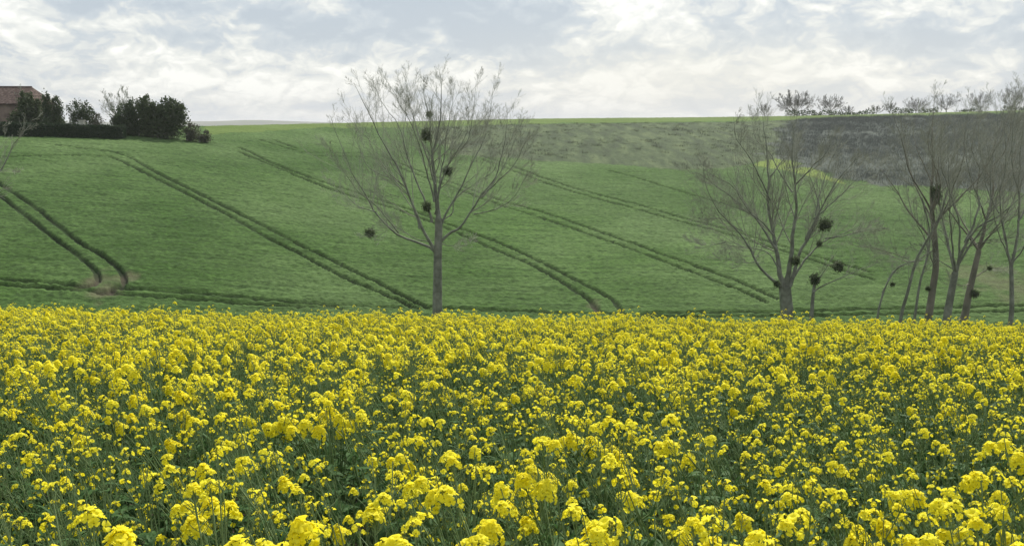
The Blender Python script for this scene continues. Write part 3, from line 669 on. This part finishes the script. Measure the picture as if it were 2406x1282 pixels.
qd = np.vstack([qd, [[0, 1, 2, 3]], [[59*4+3, 59*4+2, 59*4+1, 59*4]]])
mb.add(core, qd, mi=0)
obj('foliage', mb.mesh('hedge_foliage', [M_hedge], False, g), root)

# house
M_wall = noise_mat('house_wall', (0.15, 0.11, 0.095), (0.24, 0.18, 0.155), 1.5, bump=.3, bscale=8)
m, t, b = mat('roof_tile', .85, .2); tcn = N(t, 'ShaderNodeTexCoord')
n1_ = N(t, 'ShaderNodeTexNoise', i_Scale=3.0, i_Detail=6.0); L(t, tcn.outputs['Object'], n1_.inputs['Vector'])
r_ = ramp(t, [(.3, (.065, .045, .04)), (.5, (.12, .08, .07)), (.7, (.21, .165, .14))]); L(t, n1_.outputs[0], r_.inputs[0])
wvt = N(t, 'ShaderNodeTexWave', i_Scale=5.0, i_Distortion=.6); wvt.bands_direction = 'X'; L(t, tcn.outputs['Object'], wvt.inputs['Vector'])
wv2 = N(t, 'ShaderNodeTexWave', i_Scale=4.0, i_Distortion=.4); wv2.bands_direction = 'Z'; L(t, tcn.outputs['Object'], wv2.inputs['Vector'])
L(t, mixc(t, .5, r_.outputs[0], mixc(t, wvt.outputs['Fac'], (.5, .5, .5), (1, 1, 1)), 'MULTIPLY'), b.inputs['Base Color'])
bp = N(t, 'ShaderNodeBump', i_Strength=.8, i_Distance=.08); L(t, math_(t, 'ADD', wvt.outputs['Fac'], wv2.outputs['Fac']), bp.inputs['Height']); L(t, bp.outputs[0], b.inputs['Normal'])
M_roof = m
M_wood = noise_mat('shutter_wood', (.10, .09, .08), (.16, .15, .13), 4)
M_glass = mat('window_glass', .15, .5)[0]; M_glass.node_tree.nodes['Principled BSDF'].inputs['Base Color'].default_value = (.03, .035, .04, 1)
M_stone = noise_mat('pale_stone', (.32, .31, .28), (.46, .45, .41), 5, bump=.3)
def box(mb, x0, x1, y0, y1, z0, z1, mi=0):
    v = [(x, y, z) for z in (z0, z1) for x, y in ((x0, y0), (x1, y0), (x1, y1), (x0, y1))]
    mb.add(v, [(0, 3, 2, 1), (4, 5, 6, 7), (0, 1, 5, 4), (1, 2, 6, 5), (2, 3, 7, 6), (3, 0, 4, 7)], mi=mi)
hx1 = at(92, 240, 134)[0]; hx0 = at(-190, 240, 134)[0]; hy0, hy1 = 131.0, 138.5
zr = at(40, 207, (hy0+hy1)/2)[2]; ze = at(40, 244, hy0)[2]; zb = float(Hgt(hx1, hy0))-.3
hb = np.array([(hx0+hx1)/2, (hy0+hy1)/2, zb])
house = tag(empty('house', hb), 'brick house with weathered red tiled roof, behind the clipped hedge', 'house')
mb = MB(); box(mb, hx0, hx1, hy0, hy1, zb, ze); ov = .35
mb.add([(hx0, hy0, ze), (hx0, hy1, ze), (hx0, (hy0+hy1)/2, zr-.12)], tris=[(0, 2, 1)])
obj('wall', mb.mesh('house_wall', [M_wall], False, hb), house)
mb = MB(); rx = hx1-1.2; ym = (hy0+hy1)/2; th = .14; e = ze-.12
A_ = [(hx0-ov, hy0-ov, e), (hx1+ov, hy0-ov, e), (hx1+ov, hy1+ov, e), (hx0-ov, hy1+ov, e), (hx0-ov, ym, zr), (rx, ym, zr)]
B_ = [(x, y, z+th) for x, y, z in A_]
mb.add(A_+B_, [(0, 4, 5, 1), (2, 5, 4, 3), (6, 7, 11, 10), (8, 9, 10, 11), (0, 1, 7, 6), (1, 2, 8, 7), (2, 3, 9, 8), (3, 0, 6, 9)], [(1, 5, 2), (7, 8, 11), (0, 3, 4), (6, 10, 9)])
roof = obj('roof', mb.mesh('house_roof', [M_roof], False, hb), house)
v, f = tubes(np.array([[(hx0-ov, ym, zr+th), (hx0*.5+rx*.5, ym, zr+th+.02), (rx, ym, zr+th)]]), np.full((1, 3), .11), 6)
obj('ridge_tile', MB().add(v, f).mesh('ridge_tile', [M_roof], False, hb), roof)
for wx in (hx1-4.6, hx1-8.8):
    mb = MB(); zw = zb+3.2
    box(mb, wx-.55, wx+.55, hy0-.05, hy0+.02, zw, zw+1.2); w_ = obj('window', mb.mesh('window', [M_wood], False, hb), house)
    mb = MB(); box(mb, wx-.45, wx+.45, hy0-.07, hy0-.04, zw+.1, zw+1.1); obj('pane', mb.mesh('pane', [M_glass], False, hb), w_)
# garden trees
bush('ivy_tree', 'dense ivy-covered tree hiding the right end of the house', 'tree', 70, 129.5, [(66, 262, 26, 34), (60, 236, 18, 22), (84, 256, 16, 28), (40, 276, 20, 18), (96, 280, 16, 16)], 6800, .26, 81, M_ever)
bush('evergreen_tree', 'dark ragged two-pointed evergreen tree just right of the house', 'tree', 122, 128, [(111, 254, 13, 40), (135, 262, 14, 38), (124, 284, 26, 18)], 5600, .26, 82, M_ever)
bush('round_tree', 'small round bushy tree standing behind the pale stone post', 'tree', 192, 128, [(190, 264, 30, 28), (205, 272, 26, 22), (178, 278, 18, 18)], 3600, .22, 83, M_ever)
bush('shrub', 'thin twiggy shrub between the round tree and the evergreen thicket', 'shrub', 232, 127, [(230, 280, 14, 18), (222, 288, 14, 10)], 900, .18, 84, M_shrub)
bush('evergreen_tree', 'bushy evergreen on the left of the thicket, against the bare tree', 'tree', 292, 127, [(295, 285, 34, 38), (280, 298, 28, 26), (312, 262, 22, 30), (320, 300, 30, 20)], 8200, .26, 85, M_ever, 'evergreen thicket at the end of the hedge')
bush('evergreen_tree', 'evergreen with the pointed top in the middle of the thicket', 'tree', 345, 126.5, [(345, 278, 30, 46), (342, 244, 18, 24), (360, 290, 30, 36), (374, 266, 18, 26)], 8800, .26, 86, M_ever, 'evergreen thicket at the end of the hedge')
bush('evergreen_tree', 'widest dark evergreen at the right of the thicket', 'tree', 402, 126, [(405, 282, 34, 46), (396, 250, 20, 26), (424, 268, 18, 30), (385, 300, 30, 28)], 8200, .26, 87, M_ever, 'evergreen thicket at the end of the hedge')
bush('shrub', 'grey twiggy shrub leaning against the right end of the thicket', 'shrub', 455, 125.5, [(453, 308, 18, 24), (446, 316, 14, 16)], 1900, .2, 88, M_shrub)
bush('shrub', 'last low grey shrub, standing in the open wheat at the thicket end', 'shrub', 484, 125, [(485, 318, 12, 16), (474, 324, 12, 10)], 1300, .18, 89, M_shrub)
def garden_tree(label, u, vtop, w, Y, seed, nl, fork=.25):
    g = gz(u, Y); topz = at(u, vtop, Y)[2]; h = topz-g[2]; rw = w/2/F_PX*Y; rng = np.random.default_rng(seed); fk = g+np.array([.1, 0, h*fork])
    lm = [(np.array([g-np.array([0, 0, .2]), (g+fk)/2, fk]), h*.022, h*.016)]
    for k in range(nl):
        ph = k*2.4; rr = rw*rng.uniform(.2, 1); e_ = fk+np.array([math.cos(ph)*rr, math.sin(ph)*rr, (h*(1-fork))*(1-.35*(rr/rw)**2)*rng.uniform(.85, 1)])
        lm.append((np.array([fk, fk*.55+e_*.45+np.array([math.cos(ph), math.sin(ph), 0])*rr*.15, e_]), h*.010, .012))
    bare_tree('bare_tree', label, lm, seed, n1=11, n2=7, n3=5, rmin=.013, twig=M_twig, lf1=.42)
garden_tree('leafless fan-crowned tree rising behind the evergreen thicket', 298, 200, 120, 131, 91, 12)
garden_tree('slight leafless tree standing behind the roof of the house', 14, 184, 60, 142, 92, 7)
garden_tree('spindly leafless tree between the house and the ragged evergreen', 82, 190, 40, 133, 93, 5)
# stone post
g = at(193, 297, 125.5); mb = MB(); gzp = gz(193, 125.5)
hzp = at(193, 282, 125.5)[2]
box(mb, g[0]-.30, g[0]+.30, 125.2, 125.8, gzp[2]-.1, hzp-.12)
post = tag(obj('stone_post', mb.mesh('stone_post', [M_stone], False, gzp), loc=gzp), 'pale squared stone gatepost showing above the clipped hedge', 'gatepost')
mb = MB(); box(mb, g[0]-.36, g[0]+.36, 125.14, 125.86, hzp-.12, hzp); obj('cap_stone', mb.mesh('cap_stone', [M_stone], False, gzp), post)

# ------------------------------------------------------------------ brush on the far slopes
def brush_mesh(seed, n, h, sp, material, leaves, tw=1.0):
    rng = np.random.default_rng(seed); mb = MB(); d = nrm(np.stack([rng.normal(size=n)*sp, rng.normal(size=n)*sp, np.ones(n)], 1)); ln = h*rng.uniform(.5, 1.1, n)
    p0 = np.stack([rng.normal(size=n)*.45, rng.normal(size=n)*.45, np.zeros(n)], 1)
    P = np.stack([p0, p0+d*(ln*.5)[:, None], p0+(d+rng.normal(size=(n, 3))*.2)*ln[:, None]], 1)
    v, f = tubes(P, np.broadcast_to(np.array([[.02, .014, .008]])*tw, (n, 3)), 3); mb.add(v, f)
    if leaves: v, f = leaf_quads(rng, P[rng.integers(0, n, leaves), 1]+rng.normal(size=(leaves, 3))*h*.22+np.array([0, 0, h*.1]), .22, .6); mb.add(v, f)
    return mb.mesh('brush', [material])
M_brush = leaf_mat('brush_dry', (0.12, 0.135, 0.09), (0.17, 0.185, 0.125), .3)
M_brush_d = leaf_mat('brush_dark', (0.19, 0.21, 0.195), (0.24, 0.255, 0.235), .4)
def brush_field(name, poly, nrow, step, h, material, label, ang, seed, keep=1.0):
    rng = np.random.default_rng(seed); P = np.array(poly); lo, hi = P.min(0), P.max(0); c = (lo+hi)/2; ext = np.linalg.norm(hi-lo)
    ss, tt = np.meshgrid(np.arange(-ext/2, ext/2, nrow), np.arange(-ext/2, ext/2, step)); ss = ss.ravel(); tt = tt.ravel()
    tt = tt+rng.uniform(-step, step, len(tt)); ss = ss+rng.normal(size=len(ss))*nrow*.30
    x = c[0]+ss*math.cos(ang)-tt*math.sin(ang); y = c[1]+ss*math.sin(ang)+tt*math.cos(ang)
    k = inpoly(x, y, poly); k &= rng.uniform(size=len(x)) < np.clip(.75+.6*vnoise(x*.06, y*.06, 8), .15, 1)
    k &= rng.uniform(size=len(x)) < keep
    k &= inpoly(x+rng.normal(size=len(x))*3.5, y+rng.normal(size=len(x))*2, poly)
    x, y = x[k], y[k]; n = len(x)
    pr = [proto(name+'_kind', brush_mesh(s, 22, h, .3, material, 0)) for s in range(4)]
    return scatter(name, np.stack([x, y, Hgt(x, y)-.05], 1), np.stack([np.zeros(n), np.zeros(n), rng.uniform(0, 6.28, n)], 1), np.repeat(rng.uniform(.4, 1.2, n)[:, None], 3, 1), rng.integers(0, 4, n), pr, label, 'brush')
brush_field('dry_brush', Zf, 3.4, .9, .45, M_brush, 'dull dry brush growing in rows on the upper slope', ROWANG-math.pi/2, 1, .4)
brush_field('dark_brush', Zd, 1.4, .8, .8, M_brush_d, 'dark leafless brush covering the slope behind the right-hand trees', R(30), 2)
# low dark hedgerow along the ridge on the right
rng = np.random.default_rng(5); uu = rng.uniform(1830, 2440, 3600); uu = uu[(vnoise(uu/30, uu*0, 3) > -.35)]
a_ = (uu-CX)/F_PX/CP; Yq = np.interp(a_, _ag, _Yr)-6+rng.normal(size=len(uu))*1.5; xq = a_*Yq; hq = rng.uniform(0, 1.7, len(uu))*np.clip(.75+.6*vnoise(uu/17, uu*0, 4), .2, 1.3)
mb = MB(); v, f = leaf_quads(rng, np.stack([xq, Yq, Hgt(xq, Yq)+hq], 1), .55, .6); mb.add(v, f)
gq = ground(2100, 305); tag(obj('hedgerow', mb.mesh('hedgerow', [M_ever], False, gq), loc=gq), 'low broken dark hedgerow along the ridge under the bare trees', 'hedge')

# ------------------------------------------------------------------ rapeseed
MATS_R = [M_petal, M_bud, M_stem, M_rleaf]
def frame(d):
    d = d/np.linalg.norm(d); a = np.array([1.0, 0, 0]) if abs(d[0]) < .8 else np.array([0, 1.0, 0])
    x = np.cross(a, d); x /= np.linalg.norm(x); return x, np.cross(d, x), d
OCT = np.array([(1,0,0),(-1,0,0),(0,1,0),(0,-1,0),(0,0,1),(0,0,-1)], float); OCTF = [(0,2,4),(2,1,4),(1,3,4),(3,0,4),(2,0,5),(1,2,5),(3,1,5),(0,3,5)]
def flower_head(seed, nfl, Lh, sc=1.0):
    rng = np.random.default_rng(seed); mb = MB()
    s_ = np.array([.0008, .0042, .0084, .0108])*sc; w_ = np.array([.0010, .0042, .0062, .0036])*sc; few = nfl < 10; lf = np.array([0, .0028, .0036, .0024])*sc
    for k in range(nfl):
        q_ = (k+.5)/nfl; az = k*2.39996+rng.normal()*.2; el = R(66-66*q_+rng.normal()*9)
        d = np.array([math.cos(az)*math.cos(el), math.sin(az)*math.cos(el), math.sin(el)])
        h = -Lh*q_**.9+rng.normal()*.002; pl = (.013+.012*q_)*sc*rng.uniform(.85, 1.15)
        a0 = np.array([0, 0, h-.004]); c = a0+d*pl
        v, f = tubes(np.array([[a0, (a0+c)/2+np.array([0, 0, -.001]), c]]), np.full((1, 3), .0006), 3); mb.add(v, f, mi=2)
        nn = d+np.array([0, 0, .30])+rng.normal(size=3)*.18; x, y, z = frame(nn); tw_ = rng.uniform(0, 1.57); cup = rng.uniform(1.6, 3.4) if few else rng.uniform(.8, 2.0); sz = rng.uniform(.85, 1.12)
        for p in range(4):
            th = tw_+p*1.5708+rng.normal()*.08; r = x*math.cos(th)+y*math.sin(th); e_ = -x*math.sin(th)+y*math.cos(th)
            cen = c+(r[None]*s_[:, None]+z[None]*(lf*cup)[:, None])*sz; e2 = e_[None]*(w_*sz)[:, None]
            vv = np.concatenate([cen-e2, cen+e2]); mb.add(vv, [(i, i+1, 5+i, 4+i) for i in range(3)], mi=0)
        mb.add(OCT*np.array([.0013, .0013, .0022])*sc+c+z*.001*sc, tris=OCTF, mi=1)
    for k in range(15):                                   # unopened buds in the crown of the head
        az = k*2.4; rr = .0016*math.sqrt(k)*1.5*sc; c = np.array([math.cos(az)*rr, math.sin(az)*rr, .008*sc-.0006*k])
        mb.add(OCT*np.array([.0020, .0020, .0036])*sc+c, tris=OCTF, mi=1)
    v, f = tubes(np.array([[(0, 0, -Lh-.01), (0, 0, -Lh/2), (0, 0, .006)]]), np.full((1, 3), .0013), 4); mb.add(v, f, mi=2)
    return mb
HEADS = [flower_head(s, n_, l_, sc) for s, n_, l_, sc in ((1, 32, .036, 1.15), (2, 26, .030, 1.1), (3, 20, .026, 1.05), (4, 12, .020, 1.0), (5, 7, .016, 1.0), (6, 40, .046, 1.2), (7, 4, .010, .95), (8, 2, .006, .9))]
HEAD_ME = [h.mesh('flower_head', MATS_R[:3], True) for h in HEADS]
def leaf_strip(base, d, ln, wd, droop, rng, rows=5):
    d = d/np.linalg.norm(d); side = np.cross(d, (0, 0, 1)); side /= max(np.linalg.norm(side), 1e-6); up = np.cross(side, d)
    t_ = np.linspace(0, 1, rows); wprof = np.array([.25, .8, 1.0, .7, .05]) if rows == 5 else np.sin(np.pi*np.clip(t_*.9+.08, 0, 1))
    cen = base+d*(t_*ln)[:, None]-np.array([0, 0, 1.0])*(droop*ln*t_**2)[:, None]
    wav = rng.normal(size=rows)*.12*wd
    l_ = cen-side*(wprof*wd)[:, None]+up*(.25*wd*wprof+wav)[:, None]; r_ = cen+side*(wprof*wd)[:, None]+up*(.25*wd*wprof-wav)[:, None]
    v = np.concatenate([l_, cen, r_]); q_ = []
    for i in range(rows-1): q_ += [(i, rows+i, rows+i+1, i+1), (rows+i, 2*rows+i, 2*rows+i+1, rows+i+1)]
    return v, q_
def mat_from(p, d, twist, sc=1.0):
    x, y, z = frame(d); c, s = math.cos(twist), math.sin(twist); m_ = np.eye(4); m_[:3, 0] = x*c+y*s; m_[:3, 1] = -x*s+y*c; m_[:3, 2] = z; m_[:3, :3] *= sc; m_[:3, 3] = p; return m_
def rape_plant(seed, H, nbr, rich):
    """returns stem MB, foliage MB, list of (head index, matrix); leans towards -x as if blown from the right"""
    rng = np.random.default_rng(seed); st, fo, hd = MB(), MB(), []
    lean = rng.uniform(.10, .30)*H; t_ = np.linspace(0, 1, 9)
    P = np.stack([-lean*t_**2.2+.012*np.sin(t_*7+seed), rng.normal()*.05*t_**1.5+.01*np.cos(t_*6), H*(t_-.06*t_**3)], 1)
    v, f = tubes(P[None], np.linspace(.0055, .0022, 9)[None], 5); st.add(v, f, mi=0)
    ends = [(P, 1.0)]
    for k in range(nbr):
        tt = rng.uniform(.42, .93); i = min(int(tt*8), 7); p = P[i]+(P[i+1]-P[i])*(tt*8-i); az = rng.uniform(0, 6.28); rem = H*(1-tt)
        ln = rng.uniform(.75, 1.08)*rem+rng.uniform(.04, .16); o_ = np.array([math.cos(az), math.sin(az), 0])
        out_ = rng.uniform(.05, .15); u_ = np.linspace(0, 1, 6)[:, None]
        Q = p+o_*out_*u_**.7+np.array([-1, 0, 0])*(.14*ln)*u_**2+np.array([0, 0, 1.0])*ln*u_**1.1*rng.uniform(.8, 1)
        v, f = tubes(Q[None], np.linspace(.0028, .0014, 6)[None], 4); st.add(v, f, mi=0); ends.append((Q, 1.0))
        v, f = leaf_strip(p, o_+np.array([0, 0, rng.uniform(.1, .7)]), rng.uniform(.06, .12), rng.uniform(.008, .016), rng.uniform(.1, .6), rng); fo.add(v, f, mi=0)
    for k in range(2 if rich > .85 else 0):               # heads crowding round the leading one
        az = k*2.9+seed; o_ = np.array([math.cos(az), math.sin(az), 0]); u_ = np.linspace(0, 1, 5)[:, None]; p = P[-2]*.7+P[-3]*.3
        Q = p+o_*rng.uniform(.05, .09)*u_**.7+(P[-1]-p)*u_*rng.uniform(.65, .95); v, f = tubes(Q[None], np.linspace(.0024, .0014, 5)[None], 4); st.add(v, f, mi=0)
        hd.append((rng.choice([0, 1, 2]), mat_from(Q[-1], Q[-1]-Q[-2]+np.array([0, 0, .02]), az)))
    for k in range(5):                                    # bare pale stalks bending over with the wind
        b0 = np.array([rng.normal()*.06, rng.normal()*.06, 0]); hh = H*rng.uniform(.6, .97); ln_ = rng.uniform(.12, .42)*hh; u_ = np.linspace(0, 1, 7)[:, None]
        Q = b0+np.array([-1, rng.normal()*.4, 0])*ln_*u_**2+np.array([0, 0, hh])*(u_-.18*u_**3)
        v, f = tubes(Q[None], np.linspace(.0026, .0011, 7)[None], 3); st.add(v, f, mi=0)
        if rng.uniform() < .5: hd.append((rng.choice([6, 7]), mat_from(Q[-1], Q[-1]-Q[-2], k*1.3)))
    for (Q, _) in ends:
        d = Q[-1]-Q[-2]; d = d/np.linalg.norm(d); r_ = rng.uniform()
        main = Q is P
        if not main and rng.uniform() < .40: continue
        if r_ < (rich*.72 if main else rich*.15): hi = rng.choice([0, 1, 2, 5], p=[.28, .30, .30, .12])
        else: hi = rng.choice([3, 4, 6, 7], p=[.12, .24, .34, .30])
        hd.append((hi, mat_from(Q[-1], d+rng.normal(size=3)*.12, rng.uniform(0, 6.28), rng.uniform(.68, 1.10))))
        tail = Q[-1]-d*rng.uniform(.03, .14, 9)[:, None]           # young pods under the flowers
        az = rng.uniform(0, 6.28, 9); dd = nrm(np.stack([np.cos(az), np.sin(az), np.full(9, .75)], 1)); ln = rng.uniform(.018, .045, 9)[:, None]
        PP = np.stack([tail, tail+dd*ln*.5, tail+dd*ln+np.array([0, 0, .006])], 1)
        v, f = tubes(PP, np.broadcast_to(np.array([[.0006, .0013, .0005]]), (9, 3)), 3); st.add(v, f, mi=0)
    for k in range(12):
        tt = rng.uniform(.12, .8); i = min(int(tt*8), 7); p = P[i]; az = k*2.4+rng.normal()*.3; big = 1-tt
        v, f = leaf_strip(p, np.array([math.cos(az), math.sin(az), rng.uniform(.2, .9)]), .07+.16*big*rng.uniform(.6, 1.1), .012+.035*big, rng.uniform(.2, .9), rng); fo.add(v, f, mi=0)
    for k in range(16):                                   # narrow blades and side shoots that fill the stand
        tt = rng.uniform(.35, .95); i = min(int(tt*8), 7); p = P[i]+rng.normal(size=3)*.03; az = rng.uniform(0, 6.28)
        v, f = leaf_strip(p, np.array([math.cos(az)-.3, math.sin(az), rng.uniform(.4, 2.0)]), rng.uniform(.07, .16), rng.uniform(.003, .007), rng.uniform(.1, .6), rng); fo.add(v, f, mi=0)
    return st, fo, hd
SPECS = [(101, .98, 6, .8), (102, .92, 5, .8), (103, 1.02, 7, .9), (104, .90, 5, .6), (105, .95, 6, .7), (106, .92, 4, .95), (107, .84, 6, .05), (108, .90, 7, .05), (109, .80, 5, 0), (110, .94, 6, .12)]
PLANTS = [rape_plant(*s) for s in SPECS]
PLANT_ME = [(st.mesh('rape_stem', [M_stem], True), fo.mesh('rape_foliage', [M_rleaf], True), hd) for st, fo, hd in PLANTS]
def joined(k):
    st, fo, hd = PLANTS[k]; mb = MB(); sm, fm = MB().merge(st), MB().merge(fo)
    sm.m4 = [m*0+2 for m in sm.m4]; fm.m4 = [m*0+3 for m in fm.m4]; mb.merge(sm); mb.merge(fm)
    for hi, mm in hd: mb.merge(HEADS[hi], mm)
    return mb.mesh('rape_plant_%d' % k, MATS_R, True)
rng = np.random.default_rng(2024)
def stand(y0, y1, sp, amax):
    ys = np.arange(y0, y1, sp); pts = []
    for y in ys:
        xw = amax*max(y, 1.6)+4.5; n = int(2*xw/sp); x = np.linspace(-xw, xw, n)+rng.uniform(-sp*.48, sp*.48, n); pts.append(np.stack([x, y+rng.uniform(-sp*.48, sp*.48, n)], 1))
    return np.concatenate(pts)
pts = np.concatenate([stand(.9, 9, .205, .72), stand(9, 26, .215, .70), stand(26, 47, .33, .68)])
pn = vnoise(pts[:, 0]*.8+40, pts[:, 1]*.8, 31)+.6*vnoise(pts[:, 0]*2.1, pts[:, 1]*2.1, 32)
lush = rng.uniform(-1, 1, len(pts))*.9+pn > .30
pick = np.where(lush, rng.integers(0, 6, len(pts)), rng.integers(6, 10, len(pts)))
scl = rng.uniform(.88, 1.10, len(pts))*(1+.05*pn)*np.where(pts[:, 1] > 26, 1.06, 1)
rz = rng.normal(0, .75, len(pts)); tlt = rng.normal(0, .06, (len(pts), 2))
zz = Hgt(pts[:, 0], pts[:, 1])-.01
inview = (np.abs(pts[:, 0]) < .53*pts[:, 1]+.1) & (pts[:, 1] > 1.55)
order = np.argsort(np.where(inview, np.hypot(pts[:, 0], pts[:, 1]), 1e6)); single = order[:300]
GROUP = 'rapeseed plants in the nearest rows of the yellow field'
for i in single:
    sm, fm, hd = PLANT_ME[pick[i]]; k = pick[i]
    r = empty('rapeseed_plant', (pts[i, 0], pts[i, 1], zz[i])); r.rotation_euler = (tlt[i, 0], tlt[i, 1], rz[i]); r.scale = (scl[i],)*3
    tag(r, 'rapeseed plant with yellow flower heads in the nearest rows of the field', 'rapeseed plant', GROUP)
    obj('stem', sm, r); obj('foliage', fm, r)
    for hi, mm in hd:
        h_ = obj('flower_head', HEAD_ME[hi], r); h_.matrix_local = Matrix(mm.tolist())
rest = np.setdiff1d(np.arange(len(pts)), single)
scatter('rapeseed_field', np.stack([pts[rest, 0], pts[rest, 1], zz[rest]], 1), np.stack([tlt[rest, 0], tlt[rest, 1], rz[rest]], 1), np.repeat(scl[rest][:, None], 3, 1), pick[rest],
        [proto('rape_kind_%02d' % k, joined(k)) for k in range(10)], 'dense flowering yellow rapeseed crop covering the near slope', 'rapeseed crop')

# ------------------------------------------------------------------ the air
HAZE = 0.00015
mb = MB(); box(mb, -9500, 9500, -60, 9400, -45, 26)
m = bpy.data.materials.new('haze'); m.use_nodes = True; t = m.node_tree; t.nodes.clear()
o = N(t, 'ShaderNodeOutputMaterial'); pv = N(t, 'ShaderNodeVolumePrincipled', i_Density=HAZE, i_Anisotropy=0.2); pv.inputs['Color'].default_value = (.93, .95, 1.0, 1)
L(t, pv.outputs[0], o.inputs['Volume'])
tag(obj('haze', mb.mesh('haze', [m])), kind='stuff')
